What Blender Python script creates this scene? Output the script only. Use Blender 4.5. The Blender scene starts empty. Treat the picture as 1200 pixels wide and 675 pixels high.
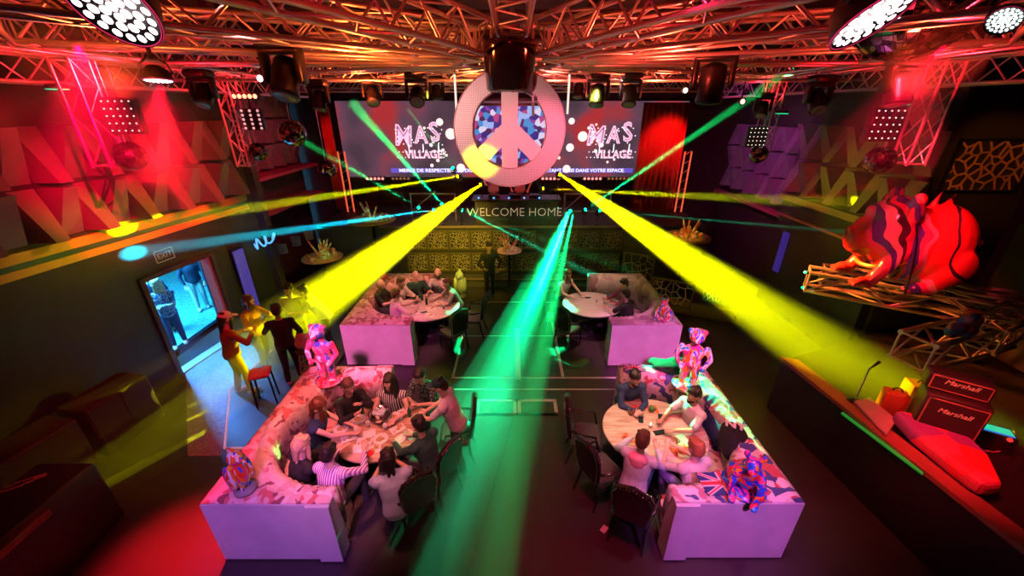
import bpy, bmesh, math, random
from mathutils import Vector, Matrix, Quaternion
SC = bpy.context.scene
COL = SC.collection
PI = math.pi
# ------------------------------------------------------------------ camera
H = 5.6; F = 460.0; TH = math.radians(24.5)
cam = bpy.data.cameras.new('camera'); cam_o = bpy.data.objects.new('camera', cam); COL.objects.link(cam_o)
cam_o.location = (0, 0, H); cam_o.rotation_euler = (PI/2 - TH, 0, 0)
cam.sensor_width = 36; cam.lens = 36*F/1200; cam.clip_start = .05; cam.clip_end = 200
SC.camera = cam_o
SC.view_settings.view_transform = 'Standard'; SC.view_settings.look = 'None'
SC.view_settings.exposure = 0.0; SC.view_settings.gamma = 1.0; SC.view_settings.use_curve_mapping = False
SC.cycles.use_denoising = True
SC.cycles.volume_bounces = 0; SC.cycles.max_bounces = 5; SC.cycles.diffuse_bounces = 2; SC.cycles.glossy_bounces = 2
SC.cycles.transparent_max_bounces = 16; SC.cycles.transmission_bounces = 4
SC.cycles.caustics_reflective = False; SC.cycles.caustics_refractive = False
SC.cycles.sample_clamp_indirect = 4.0
w = bpy.data.worlds.new('world'); SC.world = w; w.use_nodes = True
w.node_tree.nodes['Background'].inputs[0].default_value = (.012, .001, .002, 1)
w.node_tree.nodes['Background'].inputs[1].default_value = .35
CAMP = Vector((0, 0, H)); _c = math.cos(TH); _s = math.sin(TH)
def ray(px, py):
    u = px-600; v = py-337.5
    return Vector((u, F*_c - v*_s, -(F*_s + v*_c)))
def G(px, py, z=0.0):
    d = ray(px, py); return CAMP + d*((H-z)/-d.z)
def P(px, py, Y):
    d = ray(px, py); return CAMP + d*(Y/d.y)
# ------------------------------------------------------------------ lights
def spot(name, loc, target, power, col, deg=50, blend=.6, soft=.15):
    l = bpy.data.lights.new(name, 'SPOT'); l.energy = power; l.color = col; l.spot_size = math.radians(deg); l.spot_blend = blend
    l.shadow_soft_size = soft
    o = bpy.data.objects.new(name, l); COL.objects.link(o); o.location = loc
    o.rotation_euler = (Vector(target)-Vector(loc)).to_track_quat('-Z', 'Y').to_euler()
    return o
def area(name, loc, target, power, col, sx, sy):
    l = bpy.data.lights.new(name, 'AREA'); l.shape = 'RECTANGLE'; l.size = sx; l.size_y = sy; l.energy = power; l.color = col
    o = bpy.data.objects.new(name, l); COL.objects.link(o); o.location = loc
    o.rotation_euler = (Vector(target)-Vector(loc)).to_track_quat('-Z', 'Y').to_euler()
    return o
def point(name, loc, power, col, soft=.1):
    l = bpy.data.lights.new(name, 'POINT'); l.energy = power; l.color = col; l.shadow_soft_size = soft
    o = bpy.data.objects.new(name, l); COL.objects.link(o); o.location = loc
    return o
LILAC = (.72, .36, 1.0); PINK = (1, .32, .55); RED = (1, .01, .02); AMBER = (1, .35, .03); YEL = (1, .78, 0); GRN = (0, 1, .25); CYAN = (0, .75, 1); WARM = (1, .72, .5); TEAL = (0, 1, .5)
# white-violet front light from the house truss over the balcony, onto the ends of the booths
spot('front_light', (2.2, -1.6, 7.0), (2.9, 3.4, .6), 2900, (.62, .13, .70), 19, .8, .2)
spot('front_light', (-1.9, -1.6, 7.0), (-3.1, 3.4, .6), 2500, (.50, .14, .76), 19, .5, .2)
spot('front_light', (2.6, 1.0, 6.9), (3.1, 7.8, .5), 6200, (.85, .14, .60), 17, .5, .2)
spot('front_light', (-2.6, 1.0, 6.9), (-3.1, 7.8, .5), 6000, (1, .14, .50), 17, .5, .2)
# table lights; the last two are added fills from the camera side
spot('table_light', (-2.6, 4.3, 6.6), (-2.4, 5.0, .8), 2300, (1, .22, .20), 36, .6, .12)
spot('table_light', (-2.0, 8.5, 6.6), (-2.5, 9.4, .9), 2100, (1, .32, .28), 34, .6, .12)
spot('table_light', (2.0, 8.5, 6.6), (2.6, 9.5, .9), 1500, (1, .45, .36), 34, .6, .12)
spot('table_light', (1.7, 5.9, 6.4), (2.2, 5.0, .8), 900, (1, .74, .42), 22, .7, .12)
spot('table_light', (2.6, 3.4, 6.6), (2.9, 4.3, .9), 420, (1, .42, .62), 40, .7, .12)
spot('table_light', (-.6, .6, 6.9), (-2.4, 4.7, 1.0), 900, (1, .28, .32), 26, .6, .12)  # added front fill to lift the people in the pink booth
spot('table_light', (.8, .6, 6.9), (2.4, 4.7, 1.0), 220, (1, .6, .55), 24, .6, .12)  # added front fill for the lettered table, no lamp of the room
# green and yellow wash on booths and people
spot('green_wash', (1.5, 12.8, 3.6), (3.15, 5.15, .9), 60000, GRN, 8.5, .6, .05)
spot('green_wash', (-1.2, 12.8, 3.6), (-1.5, 9.9, 1.1), 3500, GRN, 9, .4, .05)
spot('green_wash', (1.0, 12.8, 3.6), (1.3, 9.9, 1.1), 3800, GRN, 11, .4, .05)
spot('green_wash', (.6, 12.8, 3.4), (-.9, 6.0, .4), 9000, (0, 1, .30), 19, .8, .05)
spot('green_wash', (-.4, 12.8, 3.6), (-3.3, 4.6, 1.0), 14000, (.25, 1, .2), 2.6, .4, .05)
spot('yellow_wash', (-1.2, 13, 3.7), (-6.0, 6.9, 1.0), 1200, YEL, 18, .9, .05)
spot('yellow_wash', (1.6, 13, 3.7), (6.9, 6.6, 1.0), 500, YEL, 18, .9, .05)
spot('yellow_wash', (-1.2, 12, 4.3), (-7.7, 7.2, 3.5), 1000, YEL, 15, .9, .1)
spot('yellow_wash', (1.6, 12, 4.3), (8.0, 9.0, 3.8), 700, YEL, 24, .9, .1)
# red wash
spot('red_wash', (-4.4, 5.6, 6.0), (-4.6, 3.4, 0), 17000, RED, 20, 1.0, .2)
spot('red_wash', (-4.9, 8.0, 6.1), (-8.0, 9.3, 4.4), 1000, RED, 75, .9, .2)
spot('red_wash', (-4.9, 6.0, 6.1), (-8.0, 5.2, 5.6), 1500, RED, 70, .9, .2)
spot('red_wash', (-4.6, 10.8, 6.0), (-8.4, 13.0, 4.2), 560, (1, .03, .10), 70, .9, .2)
spot('red_wash', (4.6, 10.8, 6.0), (8.4, 13.4, 4.0), 520, (.75, .05, .5), 75, .9, .2)
spot('red_wash', (4.6, 5.2, 6.3), (7.2, 6.9, 3.4), 3000, (1, .02, .04), 28, .6, .2)
spot('amber_wash', (4.6, 8.4, 3.6), (7.4, 6.6, 2.2), 4200, (1, .15, .02), 36, .7, .1)
spot('amber_wash', (-3.6, 7.2, 5.4), (-7.9, 6.6, 2.9), 300, (1, .55, .04), 34, .9, .1)
spot('amber_wash', (-1.5, 8.0, 6.0), (-1.9, 12.9, 1.1), 2600, (1, .75, .05), 34, .8, .1)
spot('amber_wash', (1.5, 8.0, 6.0), (2.2, 12.9, 1.1), 1500, (.7, .9, .1), 30, .8, .1)
spot('red_wash', (3.2, 3.5, 6.8), (6.3, 3.9, 1.3), 3200, (1, .02, .04), 22, .8, .2)
spot('red_wash', (0, 12, 6.0), (0, 15.5, 3.2), 260, (1, .10, .08), 110, .9, .2)
spot('red_wash', (.9, 2.8, 6.6), (1.6, 4.6, 0), 900, (1, .03, .12), 62, .9, .2)
for x, y, p, c in ((-5.0, 5.6, 90, RED), (-3.0, 8.6, 150, (1, .10, .02)), (-1.6, 5.0, 120, (1, .13, .02)), (1.6, 5.0, 120, (1, .06, .03)), (3.0, 8.6, 150, (1, .07, .03)), (5.2, 5.6, 90, RED), (-.9, 8.4, 90, (1, .16, .03)), (.9, 8.4, 120, (1, .08, .05)), (-5.2, 9.5, 120, RED), (5.4, 9.5, 110, RED), (0, 2.2, 90, RED), (-2.6, 11.6, 70, (1, .14, .03)), (2.6, 11.6, 70, (1, .10, .03)), (-3.6, 4.0, 70, (1, .10, .02)), (3.6, 4.0, 70, (1, .05, .02)), (0, 13.9, 50, (1, .10, .04))):
    spot('truss_uplight', (x, y, 5.75), (x*1.02, y+.1, 7), p*1.45, c, 165, .3, .12)
# daylight outside the open door
area('daylight', (-10.6, 8.2, 4.6), (-8.9, 9.2, 0), 1500, (.08, .62, .95), 2.5, 2.5)
spot('daylight', (-10.6, 10.0, 4.0), (-5.9, 6.1, 0), 5200, (.06, .30, 1), 30, .5, .3)
spot('red_wash', (4.8, 2.4, 6.6), (4.7, 5.6, 0), 900, (1, .08, .06), 46, .9, .2)
# peace sign light
spot('peace_light', (-1.6, 2.2, 5.7), (-.1, 5.6, 5.3), 330, (1, .45, .42), 30, .6, .1)
spot('peace_light', (1.6, 2.2, 5.7), (.30, 5.6, 5.1), 520, (1, .13, .26), 24, .9, .1)
spot('peace_light', (-2.2, 2.6, 4.9), (-.42, 5.6, 4.95), 1900, YEL, 8, .6, .05)

# ------------------------------------------------------------------ materials
MATS = {}
def mat(name, col=(.5, .5, .5), rough=.6, metal=0.0, emit=None, es=1.0, spec=.5, bump=None, coat=0.0):
    if name in MATS: return MATS[name]
    m = bpy.data.materials.new(name); m.use_nodes = True; nt = m.node_tree; b = nt.nodes['Principled BSDF']
    b.inputs['Roughness'].default_value = rough; b.inputs['Metallic'].default_value = metal
    b.inputs['Specular IOR Level'].default_value = spec; b.inputs['Coat Weight'].default_value = coat
    # slight procedural variation of the colour
    tc = nt.nodes.new('ShaderNodeTexCoord'); n = nt.nodes.new('ShaderNodeTexNoise'); n.inputs['Scale'].default_value = 6 if not bump else bump[0]
    n.inputs['Detail'].default_value = 4
    nt.links.new(tc.outputs['Object'], n.inputs['Vector'])
    mx = nt.nodes.new('ShaderNodeMix'); mx.data_type = 'RGBA'
    mx.inputs[6].default_value = tuple(c*.78 for c in col)+(1,); mx.inputs[7].default_value = tuple(min(1, c*1.15) for c in col)+(1,)
    nt.links.new(n.outputs['Fac'], mx.inputs[0]); nt.links.new(mx.outputs[2], b.inputs['Base Color'])
    if bump:
        bp = nt.nodes.new('ShaderNodeBump'); bp.inputs['Strength'].default_value = bump[1]; bp.inputs['Distance'].default_value = .02
        nt.links.new(n.outputs['Fac'], bp.inputs['Height']); nt.links.new(bp.outputs[0], b.inputs['Normal'])
    if emit:
        b.inputs['Emission Color'].default_value = tuple(emit)+(1,); b.inputs['Emission Strength'].default_value = es
    MATS[name] = m; return m
def patch_mat(name, cols, scale=8, rough=.35, kind='VORONOI', distort=.6, spec=.5, coat=0.0, stretch=(1, 1, 1)):
    """flat colour patches that belong to the thing itself (paint, print)"""
    if name in MATS: return MATS[name]
    m = bpy.data.materials.new(name); m.use_nodes = True; nt = m.node_tree; b = nt.nodes['Principled BSDF']
    b.inputs['Roughness'].default_value = rough; b.inputs['Specular IOR Level'].default_value = spec; b.inputs['Coat Weight'].default_value = coat
    tc = nt.nodes.new('ShaderNodeTexCoord'); mp = nt.nodes.new('ShaderNodeMapping'); mp.inputs['Scale'].default_value = stretch
    nt.links.new(tc.outputs['Object'], mp.inputs['Vector'])
    n = nt.nodes.new('ShaderNodeTexNoise'); n.inputs['Scale'].default_value = scale*.5; n.inputs['Detail'].default_value = 1
    nt.links.new(mp.outputs[0], n.inputs['Vector'])
    ad = nt.nodes.new('ShaderNodeVectorMath'); ad.operation = 'MULTIPLY_ADD'
    nt.links.new(n.outputs['Color'], ad.inputs[0]); ad.inputs[1].default_value = (distort,)*3; nt.links.new(mp.outputs[0], ad.inputs[2])
    cr = nt.nodes.new('ShaderNodeValToRGB'); cr.color_ramp.interpolation = 'CONSTANT'
    if kind == 'VORONOI':
        v = nt.nodes.new('ShaderNodeTexVoronoi'); v.inputs['Scale'].default_value = scale
        nt.links.new(ad.outputs[0], v.inputs['Vector'])
        sp = nt.nodes.new('ShaderNodeSeparateColor'); nt.links.new(v.outputs['Color'], sp.inputs[0]); nt.links.new(sp.outputs[0], cr.inputs[0])
    else:
        v = nt.nodes.new('ShaderNodeTexWave'); v.inputs['Scale'].default_value = scale; v.inputs['Distortion'].default_value = 3
        v.wave_profile = 'SAW'
        nt.links.new(ad.outputs[0], v.inputs['Vector']); nt.links.new(v.outputs['Fac'], cr.inputs[0])
    e = cr.color_ramp.elements
    while len(e) > 1: e.remove(e[-1])
    e[0].position = 0; e[0].color = tuple(cols[0])+(1,)
    for i, c in enumerate(cols[1:], 1):
        x = e.new(i/len(cols)); x.color = tuple(c)+(1,)
    nt.links.new(cr.outputs[0], b.inputs['Base Color'])
    MATS[name] = m; return m
def stripe_mat(name, c1, c2, scale, axis='X', rough=.8):
    if name in MATS: return MATS[name]
    m = bpy.data.materials.new(name); m.use_nodes = True; nt = m.node_tree; b = nt.nodes['Principled BSDF']; b.inputs['Roughness'].default_value = rough
    tc = nt.nodes.new('ShaderNodeTexCoord'); v = nt.nodes.new('ShaderNodeTexWave'); v.bands_direction = axis; v.inputs['Scale'].default_value = scale
    nt.links.new(tc.outputs['Object'], v.inputs['Vector'])
    cr = nt.nodes.new('ShaderNodeValToRGB'); cr.color_ramp.interpolation = 'CONSTANT'; cr.color_ramp.elements[0].color = tuple(c1)+(1,)
    cr.color_ramp.elements[1].position = .5; cr.color_ramp.elements[1].color = tuple(c2)+(1,)
    nt.links.new(v.outputs['Fac'], cr.inputs[0]); nt.links.new(cr.outputs[0], b.inputs['Base Color'])
    MATS[name] = m; return m
def dot_mat(name, col, scale, metal=.8, rough=.4):
    """perforated sheet: dark round holes in a regular grid"""
    if name in MATS: return MATS[name]
    m = bpy.data.materials.new(name); m.use_nodes = True; nt = m.node_tree; b = nt.nodes['Principled BSDF']
    b.inputs['Metallic'].default_value = metal; b.inputs['Roughness'].default_value = rough
    tc = nt.nodes.new('ShaderNodeTexCoord'); v = nt.nodes.new('ShaderNodeTexVoronoi'); v.inputs['Scale'].default_value = scale; v.inputs['Randomness'].default_value = 0
    nt.links.new(tc.outputs['Object'], v.inputs['Vector'])
    cr = nt.nodes.new('ShaderNodeValToRGB'); e = cr.color_ramp.elements
    e[0].position = .22; e[0].color = tuple(c*.35 for c in col)+(1,); e[1].position = .36; e[1].color = tuple(col)+(1,)
    nt.links.new(v.outputs['Distance'], cr.inputs[0]); nt.links.new(cr.outputs[0], b.inputs['Base Color'])
    MATS[name] = m; return m
def emis(name, col, s=1.0): return mat(name, (.02, .02, .02), .5, 0, col, s)
M_alu = mat('aluminium_tube', (.75, .72, .70), .32, .75)
M_black = mat('black_plastic', (.016, .016, .018), .35)
M_blackm = mat('black_metal', (.03, .03, .033), .3, .6)
M_leather = mat('white_leather', (.72, .70, .74), .5, bump=(3, .04))
M_wall = mat('dark_wall', (.035, .032, .034), .7)
M_wedge = mat('grey_wedge', (.22, .20, .19), .7)
M_wood = mat('pale_wood', (.55, .42, .28), .5)
M_brass = mat('brass_fretwork', (.50, .40, .22), .45, .35)
M_white = mat('white_china', (.82, .80, .78), .3)
M_glassy = mat('clear_glass', (.8, .85, .85), .08, 0, spec=.8)
M_chrome = mat('chrome', (.8, .8, .8), .12, 1)

# ------------------------------------------------------------------ mesh helpers
class MB:
    def __init__(s): s.v = []; s.f = []; s.mi = []; s.sm = []
    def add(s, vs, fs, M=None, mi=0, smooth=False):
        n = len(s.v)
        s.v += [tuple(M @ Vector(q)) if M is not None else tuple(q) for q in vs]
        for f in fs: s.f.append(tuple(i+n for i in f)); s.mi.append(mi); s.sm.append(smooth)
        return s
    def box(s, c, d, rz=0, M=None, mi=0, bev=0):
        x, y, z = d[0]/2, d[1]/2, d[2]/2
        T = Matrix.Translation(c) @ Matrix.Rotation(rz, 4, 'Z')
        if M is not None: T = M @ T
        if bev <= 0:
            vs = [(a*x, b*y, g*z) for a in (-1, 1) for b in (-1, 1) for g in (-1, 1)]
            fs = [(0, 1, 3, 2), (4, 6, 7, 5), (0, 4, 5, 1), (2, 3, 7, 6), (0, 2, 6, 4), (1, 5, 7, 3)]
            return s.add(vs, fs, T, mi)
        # bevelled: stacked rings
        bev = min(bev, x*.9, y*.9, z*.9)
        rings = []
        for zz, ins in ((-z, bev), (-z+bev*.3, bev*.3), (-z+bev, 0), (z-bev, 0), (z-bev*.3, bev*.3), (z, bev)):
            a, b = x-ins, y-ins; r = bev
            ring = []
            for cx, cy, t0 in ((a-r, b-r, 0), (-a+r, b-r, 90), (-a+r, -b+r, 180), (a-r, -b+r, 270)):
                for k in (0, 45, 90):
                    t = math.radians(t0+k); ring.append((cx+r*math.cos(t), cy+r*math.sin(t), zz))
            rings.append(ring)
        n = 12; vs = [q for r in rings for q in r]; fs = []
        for i in range(5):
            for j in range(n): fs.append((i*n+j, i*n+(j+1) % n, (i+1)*n+(j+1) % n, (i+1)*n+j))
        s.add(vs, fs, T, mi, True); s.add(vs[:n], [tuple(range(n))[::-1]], T, mi); return s.add(vs[5*n:], [tuple(range(n))], T, mi)
    def tube(s, a, b, r0, r1=None, n=10, caps=True, mi=0, smooth=True, M=None):
        a = Vector(a); b = Vector(b); r1 = r0 if r1 is None else r1
        d = b-a
        if d.length < 1e-6: return s
        q = d.to_track_quat('Z', 'Y')
        vs = [tuple(a + q @ Vector((math.cos(t*2*PI/n)*r0, math.sin(t*2*PI/n)*r0, 0))) for t in range(n)]
        vs += [tuple(b + q @ Vector((math.cos(t*2*PI/n)*r1, math.sin(t*2*PI/n)*r1, 0))) for t in range(n)]
        fs = [(i, (i+1) % n, n+(i+1) % n, n+i) for i in range(n)]
        s.add(vs, fs, M, mi, smooth)
        if caps: s.add(vs[:n], [tuple(range(n))[::-1]], M, mi); s.add(vs[n:], [tuple(range(n))], M, mi)
        return s
    def path(s, pts, r, n=8, mi=0, closed=False):
        pts = [Vector(p) for p in pts]; R = r if hasattr(r, '__len__') else [r]*len(pts)
        m = len(pts); vs = []
        for i, p in enumerate(pts):
            if closed: d = pts[(i+1) % m]-pts[i-1]
            else: d = pts[min(i+1, m-1)]-pts[max(i-1, 0)]
            q = d.to_track_quat('Z', 'Y')
            vs += [tuple(p + q @ Vector((math.cos(t*2*PI/n)*R[i], math.sin(t*2*PI/n)*R[i], 0))) for t in range(n)]
        fs = []
        for i in range(m if closed else m-1):
            k = (i+1) % m
            # align rings
            best = 0
            v0 = Vector(vs[i*n]); dist = 1e9
            for o in range(n):
                dd = (Vector(vs[k*n+o])-v0).length
                if dd < dist: dist = dd; best = o
            for j in range(n): fs.append((i*n+j, i*n+(j+1) % n, k*n+(j+1+best) % n, k*n+(j+best) % n))
        if not closed: fs.append(tuple(range(n))[::-1]); fs.append(tuple(range((m-1)*n, m*n)))
        return s.add(vs, fs, None, mi, True)
    def ell(s, c, r, M=None, n=14, m=10, mi=0):
        r = r if hasattr(r, '__len__') else (r, r, r)
        vs = [(c[0], c[1], c[2]+r[2])]
        for i in range(1, m):
            a = PI*i/m
            for j in range(n): t = 2*PI*j/n; vs.append((c[0]+r[0]*math.sin(a)*math.cos(t), c[1]+r[1]*math.sin(a)*math.sin(t), c[2]+r[2]*math.cos(a)))
        vs.append((c[0], c[1], c[2]-r[2])); e = len(vs)-1
        fs = [(0, 1+j, 1+(j+1) % n) for j in range(n)]
        for i in range(m-2):
            for j in range(n): fs.append((1+i*n+j, 1+(i+1)*n+j, 1+(i+1)*n+(j+1) % n, 1+i*n+(j+1) % n))
        fs += [(e, 1+(m-2)*n+(j+1) % n, 1+(m-2)*n+j) for j in range(n)]
        return s.add(vs, fs, M, mi, True)
    def caps(s, a, b, r0, r1, n=10, M=None):
        s.tube(a, b, r0, r1, n, True, M=M); s.ell(a, r0, M, n, 8); s.ell(b, r1, M, n, 8); return s
    def lathe(s, prof, n=24, M=None, mi=0, sx=1, sy=1):
        vs = []; fs = []
        for r, z in prof:
            for j in range(n): t = 2*PI*j/n; vs.append((r*math.cos(t)*sx, r*math.sin(t)*sy, z))
        for i in range(len(prof)-1):
            for j in range(n): fs.append((i*n+j, i*n+(j+1) % n, (i+1)*n+(j+1) % n, (i+1)*n+j))
        fs.append(tuple(range(n))[::-1]); fs.append(tuple(range((len(prof)-1)*n, len(prof)*n)))
        return s.add(vs, fs, M, mi, True)
    def prism(s, poly, z0, z1, M=None, mi=0):
        n = len(poly)
        vs = [(x, y, z0) for x, y in poly]+[(x, y, z1) for x, y in poly]
        fs = [(i, (i+1) % n, n+(i+1) % n, n+i) for i in range(n)]+[tuple(range(n))[::-1], tuple(range(n, 2*n))]
        return s.add(vs, fs, M, mi)
    def torus(s, R, r, M=None, n=40, k=8, mi=0, a0=0, a1=2*PI):
        full = abs(a1-a0-2*PI) < 1e-6; m = n if full else n+1
        vs = []
        for i in range(m):
            a = a0+(a1-a0)*i/n
            for j in range(k): b = 2*PI*j/k; rr = R+r*math.cos(b); vs.append((rr*math.cos(a), rr*math.sin(a), r*math.sin(b)))
        fs = []
        for i in range(n):
            i2 = (i+1) % m
            for j in range(k): fs.append((i*k+j, i2*k+j, i2*k+(j+1) % k, i*k+(j+1) % k))
        if not full: fs.append(tuple(range(k))); fs.append(tuple(range((m-1)*k, m*k))[::-1])
        return s.add(vs, fs, M, mi, True)
    def mesh(s, name):
        me = bpy.data.meshes.new(name); me.from_pydata(s.v, [], s.f)
        me.polygons.foreach_set('material_index', s.mi); me.polygons.foreach_set('use_smooth', s.sm)
        bm = bmesh.new(); bm.from_mesh(me); bmesh.ops.recalc_face_normals(bm, faces=bm.faces); bm.to_mesh(me); bm.free()
        me.update(); return me
    def obj(s, name, m, parent=None, remesh=0, smooth_it=3):
        me = s.mesh(name)
        for x in (m if isinstance(m, (list, tuple)) else [m]): me.materials.append(x)
        o = bpy.data.objects.new(name, me); COL.objects.link(o)
        if parent is not None: o.parent = parent
        if remesh:
            r = o.modifiers.new('remesh', 'REMESH'); r.mode = 'VOXEL'; r.voxel_size = remesh; r.use_smooth_shade = True
            if smooth_it:
                q = o.modifiers.new('smooth', 'SMOOTH'); q.iterations = smooth_it; q.factor = .5
        return o
def tag(o, label, cat, group=None, kind=None):
    o['label'] = label; o['category'] = cat
    if group: o['group'] = group
    if kind: o['kind'] = kind
    return o
def thing(name, label, cat, loc=(0, 0, 0), rz=0, group=None):
    o = bpy.data.objects.new(name, None); COL.objects.link(o); o.location = loc; o.rotation_euler = (0, 0, rz); o.empty_display_size = .1
    return tag(o, label, cat, group)
def struct(name, mb, m, parent=None):
    o = mb.obj(name, m, parent)
    if parent is None: o['kind'] = 'structure'
    return o
def kids(o): return [c for c in bpy.data.objects if c.parent == o]
def clone(root, loc, rz=None, label=None, scale=None, group=None):
    def cp(o, par):
        c = o.copy(); COL.objects.link(c)
        if par is not None: c.parent = par
        for k in o.children: cp(k, c)
        return c
    r = cp(root, None); r.location = loc
    if rz is not None: r.rotation_euler = (0, 0, rz)
    if scale: r.scale = (scale,)*3
    if label: r['label'] = label
    if group: r['group'] = group
    return r
def text_mesh(body, size, extrude=.005, offset=0, align='CENTER', shear=0, sx=1.0):
    cu = bpy.data.curves.new('lettering', 'FONT'); cu.body = body; cu.size = size; cu.extrude = extrude; cu.offset = offset; cu.align_x = align; cu.align_y = 'CENTER'; cu.shear = shear
    cu.resolution_u = 2
    o = bpy.data.objects.new('lettering', cu); COL.objects.link(o)
    bpy.context.view_layer.update()
    me = bpy.data.meshes.new_from_object(o.evaluated_get(bpy.context.evaluated_depsgraph_get()))
    bpy.data.objects.remove(o); bpy.data.curves.remove(cu)
    if sx != 1.0: me.transform(Matrix.Scale(sx, 4, (1, 0, 0)))
    me.materials.clear(); return me
def lettering(name, body, size, m, parent, loc, rot, **k):
    me = text_mesh(body, size, **k); me.materials.append(m)
    o = bpy.data.objects.new(name, me); COL.objects.link(o); o.parent = parent; o.location = loc; o.rotation_euler = rot
    return o
rnd = random.Random(5)
# ================================================================== the room
M_floor = mat('dark_vinyl_floor', (.040, .030, .036), .40, bump=(2.5, .03))
struct('floor', MB().box((.2, 6, -.05), (17.0, 26, .1)), M_floor)
M_ceil = mat('black_ceiling', (.05, .03, .03), .8)
cb = MB().box((0, 6.5, 8.1), (20, 27, .2))
for k in range(9): cb.box((-8+2*k, 6.5, 7.9), (.14, 26, .22))
for k in range(7): cb.box((0, -3+3*k, 7.85), (19, .1, .1))
struct('ceiling', cb, M_ceil)
# left wall, turned 8.4 degrees: x = -8.76 + .148 y
LA = -8.76; LK = .148; ang = math.atan(LK); LN = Vector((math.cos(ang), -math.sin(ang), 0)); LT = Vector((math.sin(ang), math.cos(ang), 0))
def lw(Y, z=0, off=0): p = Vector((LA+LK*Y, Y, z))+LN*off; return p
def wallbox(mb, Y0, Y1, z0, z1, off0, off1, mi=0):
    a = [lw(Y0, 0, off0), lw(Y1, 0, off0), lw(Y1, 0, off1), lw(Y0, 0, off1)]
    mb.prism([(q.x, q.y) for q in a], z0, z1, mi=mi)
m = MB(); wallbox(m, -3, 7.45, 0, 8, -.25, 0); wallbox(m, 9.1, 10.9, 0, 8, -.25, 0); wallbox(m, 7.45, 9.1, 2.33, 8, -.25, 0)
wl = struct('wall_left', m, M_wall)
M_stripe = mat('gold_stripe_paint', (.78, .50, .06), .45)
def stripes(name, parent, fn):
    mb = MB()
    for z0, z1 in ((3.36, 3.52), (3.13, 3.26)): fn(mb, z0, z1)
    mb.obj(name, M_stripe, parent)
stripes('gold_stripe', wl, lambda mb, z0, z1: wallbox(mb, -1, 10.62, z0, z1, 0, .05))
mb = MB(); wallbox(mb, -1, 10.6, 3.26, 3.36, 0, .03); mb.obj('stripe_channel', mat('teal_strip', (.03, .11, .11), .5), wl)
# slanted wedges
def wedge(o, t, n, w, z0, z1, d, up):
    """o: point on the wall, t: along, n: into the room; wide flush end and narrow end standing out"""
    mb = MB(); zw, zn = (z0, z1) if up else (z1, z0)
    W = w*.44; N = w*.24
    q = [o-t*W+Vector((0, 0, zw)), o+t*W+Vector((0, 0, zw)), o-t*W+Vector((0, 0, zn)), o+t*W+Vector((0, 0, zn)),
         o-t*N+n*d+Vector((0, 0, zn)), o+t*N+n*d+Vector((0, 0, zn)), o-t*W+n*.03+Vector((0, 0, zw)), o+t*W+n*.03+Vector((0, 0, zw))]
    mb.add(q, [(6, 7, 5, 4), (0, 2, 4, 6), (1, 7, 5, 3), (2, 3, 5, 4), (0, 1, 7, 6), (0, 1, 3, 2)])
    return mb
def wedge_row(parent, fn, n, t, s0, s1, w, z0, z1, d, m, start=0):
    k = start; s = s0
    while s < s1:
        wedge(fn(s), t, n, w, z0, z1, d, k % 2 == 1).obj('wall_wedge', m, parent); s += w; k += 1
wedge_row(wl, lambda s: lw(s), LN, LT, 3.9, 10.6, .40, 3.6, 4.42, .42, M_wedge)
wedge_row(wl, lambda s: lw(s), LN, LT, 3.9, 10.6, .40, 4.5, 5.35, .42, M_wedge, 1)
# set-back far part of the left wall with a balcony shelf
m = MB(); m.box((-8.6, 13.6, 4), (.25, 5.6, 8)); m.box((-7.75, 10.95, 4), (1.6, .25, 8))
wfl = struct('wall_left_rear', m, mat('plum_wall', (.07, .035, .045), .7))
X = Vector((1, 0, 0)); Yv = Vector((0, 1, 0))
for z0, st in ((3.75, 0), (4.55, 1), (5.35, 0)): wedge_row(wfl, lambda s: Vector((-8.47, s, 0)), X, Yv, 11.4, 16.2, .42, z0, z0+.72, .28, M_wedge, st)
sh = MB(); sh.box((-8.1, 13.6, 3.62), (.8, 5.2, .1)); sh.box((-8.1, 13.6, 2.55), (.9, 5.2, .08)); sh.obj('balcony_ledge', mat('ledge_paint', (.35, .10, .12), .5), wfl)
for i, (px, py) in enumerate(((314, 300), (331, 291), (347, 282), (362, 275))):
    p = P(px, py, 11.3+i*.5); wedge(Vector((p.x, p.y, 0)), X, -Yv, .34, p.z-.15, p.z+.15, .12, False).obj('wall_wedge', M_wedge, wfl)
# rear wall
struct('wall_rear', MB().box((0, 17.2, 4), (18, .25, 8)), mat('rear_wall', (.06, .025, .03), .8))
# right wall
XR = 8.0
wr = struct('wall_right', MB().box((XR+.12, 9.78, 4), (.25, 3.6, 8)), M_wall)
m = MB(); m.box((8.6, 13.9, 4), (.25, 4.6, 8)); wrr = struct('wall_right_rear', m, M_wall)
wrn = struct('wall_right_near', MB().box((10.2, 2.2, 4), (.25, 10.8, 8)), M_wall); struct('wall_right_return', MB().box((9.2, 7.95, 4), (2.0, .12, 8)), M_wall)
M_wedge2 = mat('lilac_wedge', (.26, .20, .30), .65)
for z0, st in ((3.5, 0), (4.42, 1)):
    wedge_row(wr, lambda s: Vector((XR, s, 0)), -X, Yv, 7.85, 11.5, .42, z0, z0+.82, .40, M_wedge, st)
for z0, st in ((2.9, 1), (3.65, 0), (4.4, 1)):
    wedge_row(wrr, lambda s: Vector((8.47, s, 0)), -X, Yv, 11.95, 16.1, .42, z0, z0+.7, .28, M_wedge2, st)
mb = MB(); mb.box((7.93, 9.6, 3.3), (.14, 4.1, .16)); mb.box((7.96, 9.6, 2.78), (.08, 4.1, .06)); mb.obj('ledge', mat('warm_ledge', (.30, .20, .12), .5), wr)
mb = MB(); mb.box((8.42, 14, 2.6), (.4, 4.4, .1)); mb.obj('balcony_ledge', mat('ledge_paint', (.35, .10, .12), .5), wrr)
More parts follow.
